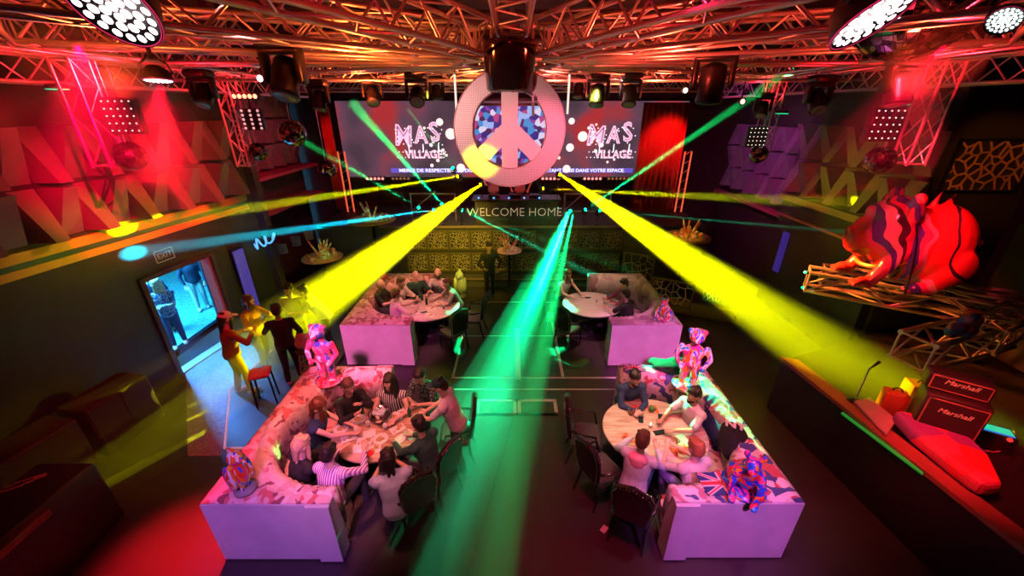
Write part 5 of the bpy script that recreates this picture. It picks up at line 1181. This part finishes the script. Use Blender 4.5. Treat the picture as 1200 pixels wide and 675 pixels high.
# ---------------------------------------------------------------- moving heads
def moving_head(label, loc, target, sc=1.0, lens=None, hang=True, group='moving head lights', rz=0):
    t = thing('moving_head_light', label, 'stage light', tuple(loc), rz, group); t.scale = (sc,)*3; u = 1 if hang else -1
    # loc = pivot of the head
    d = Vector(target)-Vector(loc); d.rotate(Matrix.Rotation(-rz, 3, 'Z')); yaw = math.atan2(d.y, d.x)-PI/2
    MB().box((0, 0, u*.33), (.38, .30, .13), bev=.04).obj('base', M_black, t)
    yk = MB(); R = Matrix.Rotation(yaw, 4, 'Z')
    for s in (-1, 1): yk.box((s*.185, 0, u*.11), (.06, .14, .32), M=R, bev=.025)
    yk.box((0, 0, u*.245), (.42, .16, .06), M=R, bev=.025); yk.obj('yoke', M_black, t)
    q = d.to_track_quat('Z', 'Y').to_matrix().to_4x4(); hd = MB()
    hd.lathe([(.06, -.20), (.12, -.17), (.135, -.05), (.13, .10), (.145, .17), (.135, .19), (.12, .18), (.001, .17)], 24, q); hd.obj('head', M_black, t)
    MB().lathe([(.118, .172), (.118, .192), (.09, .20), (.001, .203)], 22, q).obj('lens', lens or mat('lens_glass', (.25, .28, .35), .05), t)
    if not hang:
        zf = (2.0 if loc[1] > 12.94 else .24 if loc[1] > 12.4 else 0); MB().tube((0, 0, -.30), (0, 0, (zf-loc[2])/sc), .035).obj('stand', M_blackm, t); MB().lathe([(.22, 0), (.22, .04), (.001, .04)], 20, Matrix.Translation((0, 0, (zf-loc[2])/sc))).obj('stand_foot', M_blackm, t)
    if hang:
        for s in (-1, 1): mb = MB(); tz = max(.53, (6.16-loc[2])/sc); mb.tube((s*.1, 0, .38), (s*.1, 0, tz), .02); mb.torus(.04, .014, Matrix.Translation((s*.1, 0, tz+.03)) @ Matrix.Rotation(PI/2, 4, 'Y'), 14, 6); mb.obj('clamp', M_alu, t)
    return t
MH = [(335, 92, 5.2, 1.15, (-3.0, 2, 0), 'large black moving head low over the left, its lens aimed at the camera'), (437, 112, 9.2, 1.0, (-1.5, 4, 0), 'black moving head hanging left of the logo screen, between two others'), (489, 112, 8.3, 1.0, (-1, 2, 1), 'black moving head with round glass lens above the left logo'),
      (700, 112, 8.3, 1.0, (.8, 6, 0), 'black moving head hanging just right of the peace sign'), (738, 112, 8.6, 1.0, (1.5, 6, 0), 'black moving head, second one right of the peace sign'), (834, 98, 5.6, 1.15, (3.2, 7, 0), 'large black moving head low over the right'),
      (375, 118, 8.2, .9, (-4, 6, 0), 'black moving head above the far left mirror ball'), (512, 108, 9.8, .8, (-.5, 8, 0), 'small black moving head left of the peace sign'), (678, 106, 9.8, .8, (1, 8, 0), 'small black moving head tight beside the peace sign'), (240, 112, 7.2, .95, (-5, 3, 0), 'moving head before the left tower, edged with green light'),
      (957, 118, 7.2, .95, (5, 3, 0), 'moving head in the dark before the right tower'), (893, 128, 9.0, .8, (4, 6, 0), 'small moving head glowing red over the dotted panel'), (1052, 105, 5.6, 1.0, (5, 4, 1), 'red lit moving head on the right, over the green beam')]
for px, py, Y, sc, tg, lab in MH: moving_head(lab, P(px, py, Y), tg, sc)
# LED par heads
M_cell = emis('led_white_red', (1, .72, .74), 5); M_par = mat('par_red_rim', (.55, .03, .08), .3)
def par(label, loc, target, R, n_ring=3, lens=M_cell):
    t = thing('led_wash_light', label, 'stage light', tuple(loc), 0, 'led wash lights'); d = Vector(target)-Vector(loc); q = d.to_track_quat('Z', 'Y').to_matrix().to_4x4()
    MB().lathe([(R*.45, -R*.9), (R*.8, -R*.6), (R*1.0, -.02), (R*1.06, .01), (R*1.05, .03), (R*.98, .02), (.001, 0)], 36, q).obj('head', M_black, t)
    MB().torus(R*1.03, R*.035, q @ Matrix.Translation((0, 0, .02)), 40, 8).obj('rim', emis('par_rim_glow', (.7, .02, .10), .8), t)
    mb = MB(); r0 = R/(n_ring*2+1)*.86
    for k in range(n_ring+1):
        m_ = max(1, 6*k)
        for j in range(m_): a = 2*PI*j/m_+k*.3; rr = R*.9*k/n_ring*.93; mb.ell((rr*math.cos(a), rr*math.sin(a), .012), (r0, r0, .012), q, 10, 6)
    mb.obj('led_cell', lens, t)
    a = (q @ Vector((R*1.1, 0, -R*.3))); b = (q @ Vector((-R*1.1, 0, -R*.3))); mb = MB(); top = Vector((0, 0, R*1.7)); mb.path([a, a.lerp(top, .5)+(a-b).normalized()*R*.35, top, b.lerp(top, .5)+(b-a).normalized()*R*.35, b], R*.08); mb.obj('yoke', M_black, t); MB().tube(top, (0, 0, max(R*2.2, 7.85-loc[2])), .02).obj('hanging_rod', M_blackm, t)
    return t
par('huge round led wash light glowing white and red at the top left', P(132, 6, 2.6), P(132, 6, 2.6)+Vector((-.05, -.60, -.55)), .215)
par('round led wash light seen edge on below the huge left one', P(185, 92, 4.6), P(185, 92, 4.6)+Vector((.05, -.12, -1)), .13)
par('huge round led wash light tilted at the top right', P(1021, 20, 2.7), P(1021, 20, 2.7)+Vector((.25, -.42, -.62)), .20)
par('white led wash light cut by the top right corner', P(1178, 22, 2.9), P(1178, 22, 2.9)+Vector((-.5, -.4, -.5)), .08, 3, emis('led_pale', (.85, 1, .95), 2.5))
# red bar lamp and small red lights
for px, py, Y, n_, lab in ((289, 113, 8.4, 5, 'short red bar lamp on the left tower'), (12, 14, 5, 3, 'small red lamp cluster in the top left corner')):
    t = thing('bar_lamp', lab, 'stage light', tuple(P(px, py, Y))); MB().box((0, 0, 0), (.50, .12, .14), bev=.02).obj('housing', M_black, t); MB().tube((0, 0, .05), (0, 0, 7.85-t.location.z), .015).obj('hanging_rod', M_blackm, t); mb = MB()
    for k in range(n_): mb.ell((-.20+.4*k/(n_-1), -.07, 0), (.042, .02, .042), n=10, m=6)
    mb.obj('led', emis('hot_red', (1, .30, .16), 3), t)
for px, py, Y, c, lab in ((870, 119, 9, (1, .3, .25), 'single red lamp crossed by the green beam'), (378, 95, 9, (1, .4, .35), 'single red lamp on the left truss'), (1040, 72, 7, (1, .6, .6), 'pale strip lamp under the huge right wash light'), (305, 92, 7, (1, .7, .6), 'bright pale lamp on the left truss'), (803, 106, 9, (1, .7, .6), 'bright pale lamp on the right truss')):
    t = thing('spot_lamp', lab, 'stage light', tuple(P(px, py, Y)), group='single lamps'); MB().lathe([(.05, 0), (.07, .10), (.001, .10)], 14, Matrix.Rotation(PI/2, 4, 'X') @ Matrix.Translation((0, 0, -.1))).obj('housing', M_black, t); MB().tube((0, .05, 0), (0, .05, max(.2, 7.85-t.location.z)), .012).obj('hanging_rod', M_blackm, t); MB().ell((0, -.01, 0), (.05, .02, .05), n=12, m=6).obj('lens', mat('lamp_%d' % px, (.02,)*3, .5, emit=c, es=4), t)
# strobes
for px, py, Y, cols_, lab in ((146, 136, 5.9, 5, 'black square blinder with rows of tiny lights near the left tower'), (1035, 146, 6.2, 5, 'black square blinder with rows of tiny lights near the right tower'), (886, 160, 9.2, 5, 'smaller dotted blinder over the right mirror ball'), (297, 140, 9.0, 3, 'pink grid blinder hanging by the left tower')):
    w_ = .46 if Y < 7 else .42; t = thing('matrix_blinder', lab, 'stage light', tuple(P(px, py, Y)), 0, 'matrix blinders'); MB().box((0, 0, 0), (w_, .12, w_), bev=.02).obj('housing', M_black, t); MB().tube((0, 0, .1), (0, 0, 6.1-t.location.z), .015).obj('hanging_rod', M_blackm, t); mb = MB()
    for i in range(cols_):
        for j in range(5): mb.ell(((i/(cols_-1)-.5)*w_*.8, -.065, (j/4-.5)*w_*.8), (.010 if cols_ == 5 else .028,)*3, n=8, m=5)
    mb.obj('led_grid', emis('tiny_white', (1, .75, .6), 2.2) if cols_ == 5 else emis('pink_led', (1, .4, .4), 1.0), t)
# mirror balls
M_mir = bpy.data.materials.new('mirror_tiles'); M_mir.use_nodes = True; nt = M_mir.node_tree; b = nt.nodes['Principled BSDF']; b.inputs['Metallic'].default_value = 1; b.inputs['Roughness'].default_value = .12
tc = nt.nodes.new('ShaderNodeTexCoord'); v = nt.nodes.new('ShaderNodeTexVoronoi'); v.inputs['Scale'].default_value = 14; nt.links.new(tc.outputs['Object'], v.inputs['Vector'])
cr = nt.nodes.new('ShaderNodeValToRGB'); cr.color_ramp.interpolation = 'CONSTANT'; cr.color_ramp.elements[0].color = (.08, .06, .07, 1); cr.color_ramp.elements[1].position = .35; cr.color_ramp.elements[1].color = (.85, .8, .8, 1); x = cr.color_ramp.elements.new(.6); x.color = (.35, .25, .3, 1)
sp = nt.nodes.new('ShaderNodeSeparateColor'); nt.links.new(v.outputs['Color'], sp.inputs[0]); nt.links.new(sp.outputs[0], cr.inputs[0]); nt.links.new(cr.outputs[0], b.inputs['Base Color'])
def mirror_ball(label, loc, r):
    t = thing('mirror_ball', label, 'mirror ball', tuple(loc), 0, 'mirror balls'); rd = random.Random(int(loc.x*100)); me = MB(); n = 30; m_ = 18
    for i in range(m_):
        for j in range(n):
            a0_, a1_ = PI*i/m_, PI*(i+1)/m_; b0, b1 = 2*PI*j/n, 2*PI*(j+1)/n
            f = lambda a, b: Vector((r*math.sin(a)*math.cos(b), r*math.sin(a)*math.sin(b), r*math.cos(a)))
            c = f((a0_+a1_)/2, (b0+b1)/2); nn = c.normalized(); tl = Vector((rd.uniform(-1, 1), rd.uniform(-1, 1), rd.uniform(-1, 1)))*.10*r
            vs = [f(a0_, b0), f(a1_, b0), f(a1_, b1), f(a0_, b1)]; vs = [c+(v_-c)*.9+nn*((v_-c).dot(tl)/r) for v_ in vs]; me.add([tuple(v_) for v_ in vs], [(0, 1, 2, 3)])
    me.obj('mirror_tile', M_mir, t); MB().ell((0, 0, 0), r*.985, n=24, m=16).obj('core', M_black, t); MB().tube((0, 0, r*.95), (0, 0, max(r+.2, 7.85-loc.z)), .008).obj('hanging_wire', M_alu, t)
mirror_ball('mirror ball hanging at the lower left, under the near left tower', P(153, 183, 5.9), .20)
mirror_ball('mirror ball crossed by the green beam on the left', P(343, 156, 8.0), .24)
mirror_ball('dim mirror ball against the left rear wedges', P(302, 178, 9.0), .19)
mirror_ball('mirror ball on the right, below the green lens', P(1031, 188, 6.2), .20)
mirror_ball('small mirror ball under the smaller dotted blinder', P(889, 181, 9.2), .19)
mirror_ball('very large mirror ball at the top right corner', P(1080, -6, 4.6), .56)
mirror_ball('faint mirror ball beside the left drape', P(383, 198, 12), .26)
# ---------------------------------------------------------------- bulldog statue on its truss platform
M_dog = bpy.data.materials.new('bulldog_paint'); M_dog.use_nodes = True; nt = M_dog.node_tree; b = nt.nodes['Principled BSDF']; b.inputs['Roughness'].default_value = .15; b.inputs['Coat Weight'].default_value = .8
tc = nt.nodes.new('ShaderNodeTexCoord'); mp = nt.nodes.new('ShaderNodeMapping'); mp.inputs['Rotation'].default_value = (0, .45, .1); nt.links.new(tc.outputs['Object'], mp.inputs['Vector'])
n1 = nt.nodes.new('ShaderNodeTexNoise'); n1.inputs['Scale'].default_value = 1.8; n1.inputs['Detail'].default_value = 1; nt.links.new(mp.outputs[0], n1.inputs['Vector'])
sx_ = nt.nodes.new('ShaderNodeSeparateXYZ'); nt.links.new(mp.outputs[0], sx_.inputs[0]); ma = nt.nodes.new('ShaderNodeMath'); ma.operation = 'MULTIPLY_ADD'; nt.links.new(n1.outputs['Fac'], ma.inputs[0]); ma.inputs[1].default_value = .75; nt.links.new(sx_.outputs['X'], ma.inputs[2])
mr = nt.nodes.new('ShaderNodeMapRange'); mr.inputs['From Min'].default_value = -1.0; mr.inputs['From Max'].default_value = 1.6; nt.links.new(ma.outputs[0], mr.inputs[0])
cr = nt.nodes.new('ShaderNodeValToRGB'); cr.color_ramp.interpolation = 'CONSTANT'; red = (.85, .05, .05)
while len(cr.color_ramp.elements) > 1: cr.color_ramp.elements.remove(cr.color_ramp.elements[-1])
cr.color_ramp.elements[0].color = red+(1,)
for pos, c in ((.38, (.85, .10, .30)), (.42, (.10, .05, .55)), (.46, (.80, .45, .65)), (.51, (.08, .03, .08)), (.54, (.75, .06, .20)), (.585, (.12, .08, .60)), (.64, (.85, .12, .30)), (.67, (.85, .5, .65)), (.70, red), (.86, (.05, .02, .05)), (.885, red)): x = cr.color_ramp.elements.new(pos); x.color = c+(1,)
nt.links.new(mr.outputs[0], cr.inputs[0]); nt.links.new(cr.outputs[0], b.inputs['Base Color'])
dog = MB()
E_ = lambda x, y, z, r: dog.ell((x, y, z), r, None, 20, 14)
E_(.45, .0, .62, (.68, .58, .62)); E_(.0, .0, .62, (.58, .55, .56)); E_(.72, .05, .45, (.50, .56, .45)); E_(-.42, -.02, .80, (.50, .52, .50)); E_(-.74, -.02, .72, (.34, .38, .32)); E_(-.96, -.02, .64, (.18, .28, .20)); E_(-.35, -.02, 1.05, (.34, .40, .28))
E_(-.68, -.02, 1.06, (.22, .32, .14)); E_(-1.10, -.02, .78, (.07, .10, .06)); E_(-.76, -.02, .50, (.20, .24, .13)); E_(-.62, -.28, .58, (.18, .10, .20)); E_(-.62, .24, .58, (.18, .10, .20))
for s in (-1, 1):
    E_(-.30, s*.34, 1.30, (.14, .09, .11)); E_(-.34, s*.46, 1.14, (.13, .08, .16)); E_(-.62, s*.16, 1.06, (.10, .10, .08))
    dog.caps((-.25, s*.36, .60), (-.48, s*.40, .28), .20, .13, 14); dog.caps((-.48, s*.40, .28), (-.62, s*.42, .10), .13, .11, 14); E_(-.74, s*.42, .08, (.17, .12, .08))
    for k in (-1, 0, 1): dog.caps((-.80, s*.42+k*.07, .07), (-.93, s*.42+k*.08, .05), .045, .04, 8)
    dog.caps((.75, s*.45, .45), (.40, s*.52, .14), .25, .13, 14); E_(.22, s*.52, .09, (.22, .13, .09))
    for k in (-1, 0, 1): dog.caps((.10, s*.52+k*.07, .07), (-.0, s*.52+k*.08, .055), .048, .04, 8)
for k, (x, z, l) in enumerate(((-.05, 1.15, .16), (.18, 1.20, .20), (.42, 1.22, .16))): dog.caps((x, 0, z), (x+.06, 0, z+l), .07, .015, 8)
dog.caps((1.1, 0, .6), (1.25, 0, .72), .10, .05)
dg = thing('bulldog_statue', 'huge glossy red bulldog statue painted with violet and pink bands, crouching on trusses', 'statue', (7.12, 6.80, 2.62), -.30); dg.scale = (.82, .98, 1.22)
dog.obj('body', M_dog, dg, .028, 3)
mb = MB()
for i in range(7): a = -.9+.3*i; mb.tube((-.86-.06*math.cos(a), -.02+.17*math.sin(a), .60), (-.90-.06*math.cos(a), -.02+.19*math.sin(a), .50), .022, .006, 6)
mb.obj('tooth', mat('tooth_white', (.85, .8, .75), .3), dg)
mb = MB()
for s in (-1, 1): mb.ell((-.80, s*.15-.02, .90), (.035, .04, .04), n=10, m=8)
mb.obj('eye', M_eye, dg)
mb = MB(); mb.path([(-.35, -.46, 1.15), (-.2, -.56, .8), (-.1, -.6, .4), (-.05, -.62, .02)], .018, 6); mb.obj('chain', M_blackm, dg)
mb = MB(); mb.path([(-.30+.42*math.cos(a), .50*math.sin(a), .42+.14*math.cos(a)) for a in [i*2*PI/24 for i in range(24)]], .035, 8, closed=True); mb.obj('collar', mat('gold_collar', (.75, .45, .12), .3, .6), dg)
a, b_, c_, d_ = G(948, 326, 2.40), G(1120, 362, 2.40), G(955, 300, 2.40), None
TR = mat('aluminium_tube', ())
truss('platform truss under the bulldog, front one with its end over the aisle', (6.15, 7.55, 2.38), (8.9, 5.75, 2.38), .40, .040, TR, 'platform trusses', step=.62)
truss('platform truss under the bulldog, rear one against the wall', (6.6, 7.75, 2.38), (9.3, 6.2, 2.38), .36, .036, TR, 'platform trusses', step=.6)
if 0: truss('short lower truss tying the platform of the bulldog', (6.5, 6.75, 1.98), (8.4, 5.5, 1.98), .34, .036, TR, 'platform trusses', step=.6)
q0 = G(1068, 412, 2.1); q1 = G(1175, 385, 2.1)
truss('red lit truss block below the bulldog, above the amplifiers', q0, q1, .46, .042, TR, 'platform trusses', step=.6)
truss('red lit truss running off behind the amplifiers', G(1150, 395, 2.35), G(1230, 350, 2.35), .40, .03, TR, 'platform trusses')
for i, (px, py, c) in enumerate(((945, 320, (0, 1, .3)), (942, 338, (0, 1, .45)))):
    t = thing('spot_lamp', 'small green lamp on the %s corner of the bulldog platform' % ['upper', 'lower'][i], 'stage light', tuple(G(px, py, 2.5-.35*i)), group='green corner lamps'); MB().caps((0, 0, 0), (.08, .02, 0), .03, .03).obj('housing', M_black, t); MB().ell((-.03, 0, .02), (.03, .03, .03), n=10, m=6).obj('lens', emis('green_lamp', c, 3), t)
# rounded stand-in shape for a small multicoloured figure by the platform
p = G(1133, 378, 2.6); blob('cloth_bundle', 'bundle of blue, orange and red cloths piled on the truss below the bulldog', 'cloth', tuple(p-Vector((0, 0, .1))), [((0, 0, 0), (.18, .16, .14)), ((.05, 0, .16), (.14, .13, .10)), ((-.12, .02, -.05), (.10, .10, .14)), ((.14, .05, .05), (.10, .12, .10)), ((.02, 0, .27), (.12, .10, .05))], patch_mat('bright_cloths', [(.05, .15, .8), (.85, .25, .05), (.05, .02, .05), (.6, .05, .05), (.25, .08, .4)], 6, .6), .02)
# ================================================================== beams
def haze_mat(name, dens, g=.35):
    m = bpy.data.materials.new(name); m.use_nodes = True; nt = m.node_tree; nt.nodes.clear(); out = nt.nodes.new('ShaderNodeOutputMaterial'); s = nt.nodes.new('ShaderNodeVolumeScatter')
    s.inputs['Density'].default_value = dens; s.inputs['Anisotropy'].default_value = g; nt.links.new(s.outputs[0], out.inputs['Volume']); return m
HZ = {}
def beam(label, a, b, r0, r1, col, power, dens=.15, lamp=True, blend=.85, ext=1.0, bright=None):
    a = Vector(a); b = Vector(b); d = (b-a); L = d.length*ext; dn = d.normalized(); q = d.to_track_quat('-Z', 'Y'); r1 = r0+(r1-r0)*ext
    mb = MB(); n = 28; mg = 1.02
    v0 = [(math.cos(t*2*PI/n)*r0*mg, math.sin(t*2*PI/n)*r0*mg, 0) for t in range(n)]; v1 = [(math.cos(t*2*PI/n)*r1*mg, math.sin(t*2*PI/n)*r1*mg, -L) for t in range(n)]
    mb.add(v0+v1, [(i, (i+1) % n, n+(i+1) % n, n+i) for i in range(n)]+[tuple(range(n))[::-1], tuple(range(n, 2*n))])
    if dens not in HZ: HZ[dens] = haze_mat('haze_%d' % int(dens*1000), dens)
    o = mb.obj('haze_beam', HZ[dens]); o.location = a; o.rotation_mode = 'QUATERNION'; o.rotation_quaternion = q
    tag(o, label, 'light beam', 'light beams in haze', 'stuff')
    half = math.atan((r1-r0*.5)/L)
    l = bpy.data.lights.new('beam_lamp', 'SPOT'); l.energy = power; l.color = col; l.spot_size = 2*half; l.spot_blend = blend; l.shadow_soft_size = .012
    lo = bpy.data.objects.new('beam_lamp', l); COL.objects.link(lo); lo.location = a; lo.rotation_mode = 'QUATERNION'; lo.rotation_quaternion = q
    if lamp: moving_head('beam fixture throwing the %s' % label, a-dn*.12, b, .42, mat('lens_%s' % lamp, (.02,)*3, .3, emit=col, es=9), hang=False, group='beam fixtures')
    return o
YB = (.95, 1, 0); GB = (0, 1, .20); TB_ = (0, 1, .45); CB = (0, .7, .95)
beam('broad yellow beam towards the bulldog side', P(657, 205, 13.1), G(1010, 445, 1.2), .035, .75, YB, 300000, .33, 'y', ext=1.2)
beam('broad yellow beam towards the standing guests', P(562, 217, 13.1), G(215, 470, .5), .035, .95, YB, 300000, .33, 'y', ext=1.3)
g0 = P(668, 248, 13.1)
beam('broad green beam down the middle aisle', g0, G(480, 700, 0), .03, .62, TB_, 105000, .20, 'g')
beam('faint wide green haze around the aisle beam', g0+Vector((-.1, 0, 0)), G(505, 700, 0), .03, 1.15, GB, 26000, .14, None, blend=1)
beam('second green beam, right edge of the aisle fan', g0+Vector((.12, 0, 0)), G(575, 700, 0), .03, .34, GB, 50000, .14, None)
beam('bright core of the green aisle beam', g0, G(575, 480, .0), .02, .14, (.4, 1, .8), 50000, .14, None)
g1 = P(543, 247, 13.1)
beam('green beam crossing before the stage, upper', g1, G(745, 318, 1.0), .025, .20, GB, 70000, .15, 'g')
beam('green beam crossing before the stage, lower', g1, G(740, 345, .7), .025, .16, TB_, 55000, .15, None)
beam('green beam crossing before the stage, middle', g1, G(700, 300, 1.1), .025, .14, TB_, 40000, .15, None)
beam('cyan beam to the left wall', P(507, 246, 13.1), lw(7.6, 2.95, .05), .025, .18, CB, 170000, .15, 'c')
beam('thin yellow beam to the wedges on the left wall', P(535, 207, 13.1), lw(7.55, 3.50, .1), .025, .20, YB, 140000, .12, 'y')
beam('thin yellow beam to the wedges on the right wall', P(638, 221, 13.1), Vector((7.8, 9.05, 3.62)), .025, .20, YB, 100000, .12, 'y')
beam('green beam rising to the left mirror ball', P(490, 243, 13.1), P(343, 158, 8.2), .025, .09, GB, 60000, .2, 'g', ext=1.0)
beam('green beam rising to the truss left of the logo', P(517, 238, 13.1), P(412, 120, 10.2), .025, .16, GB, 60000, .2, 'g')
beam('green beam passing left of the peace sign', P(530, 196, 13.6), P(478, 128, 11), .02, .06, GB, 12000, .2, 'g')
beam('green beam rising across the right wall', P(687, 245, 13.1), P(915, 90, 8.6), .025, .13, GB, 110000, .2, 'g')
beam('green beam behind the peace sign', P(652, 243, 13.1), P(612, 190, 10.5), .025, .09, TB_, 12000, .2, 'g')
beam('thin green beam skimming to the right', P(704, 247, 13.1), P(1030, 275, 8.2), .02, .07, TB_, 60000, .15, 'g')
beam('green beam falling by the near left tower', P(68, 106, 6.0), P(130, 205, 6.4), .06, .05, GB, 900, .3, None, ext=1)
beam('green beam falling by the near right tower', P(1053, 125, 6.4), P(1022, 190, 6.6), .05, .05, GB, 900, .3, None, ext=1)
for px, py, Y, lab in ((68, 106, 6.0, 'left'), (1053, 124, 6.4, 'right'), (916, 134, 9, 'far right')):
    p = P(px, py, Y)+Vector((0, 0, .02)); t = thing('laser_disc', 'flat round lamp glowing green near the %s tower' % lab, 'stage light', tuple(p), group='green disc lamps'); MB().lathe([(.12, 0), (.13, .02), (.10, .06), (.001, .07)], 24).obj('housing', M_black, t); MB().lathe([(.115, -.012), (.12, .0), (.001, .0)], 24).obj('lens', emis('green_disc', (.02, .9, .4), 1.2), t)
# red wash haze under the big wash lights
RB = (1, .0, .03)
beam('red haze cone under the huge left wash light', Vector((-3.6, 3.8, 6.1)), Vector((-6.6, 6.6, 4.6)), .35, 1.25, RB, 8000, .14, None, blend=.9)
beam('red haze cone under the small left wash light', P(187, 96, 4.6), P(200, 230, 4.9), .14, .8, RB, 550, .14, None, blend=.9)
beam('red haze cone under the huge right wash light', Vector((3.6, 3.8, 6.1)), Vector((5.6, 6.8, 4.7)), .30, 1.0, RB, 2200, .14, None, blend=.9)
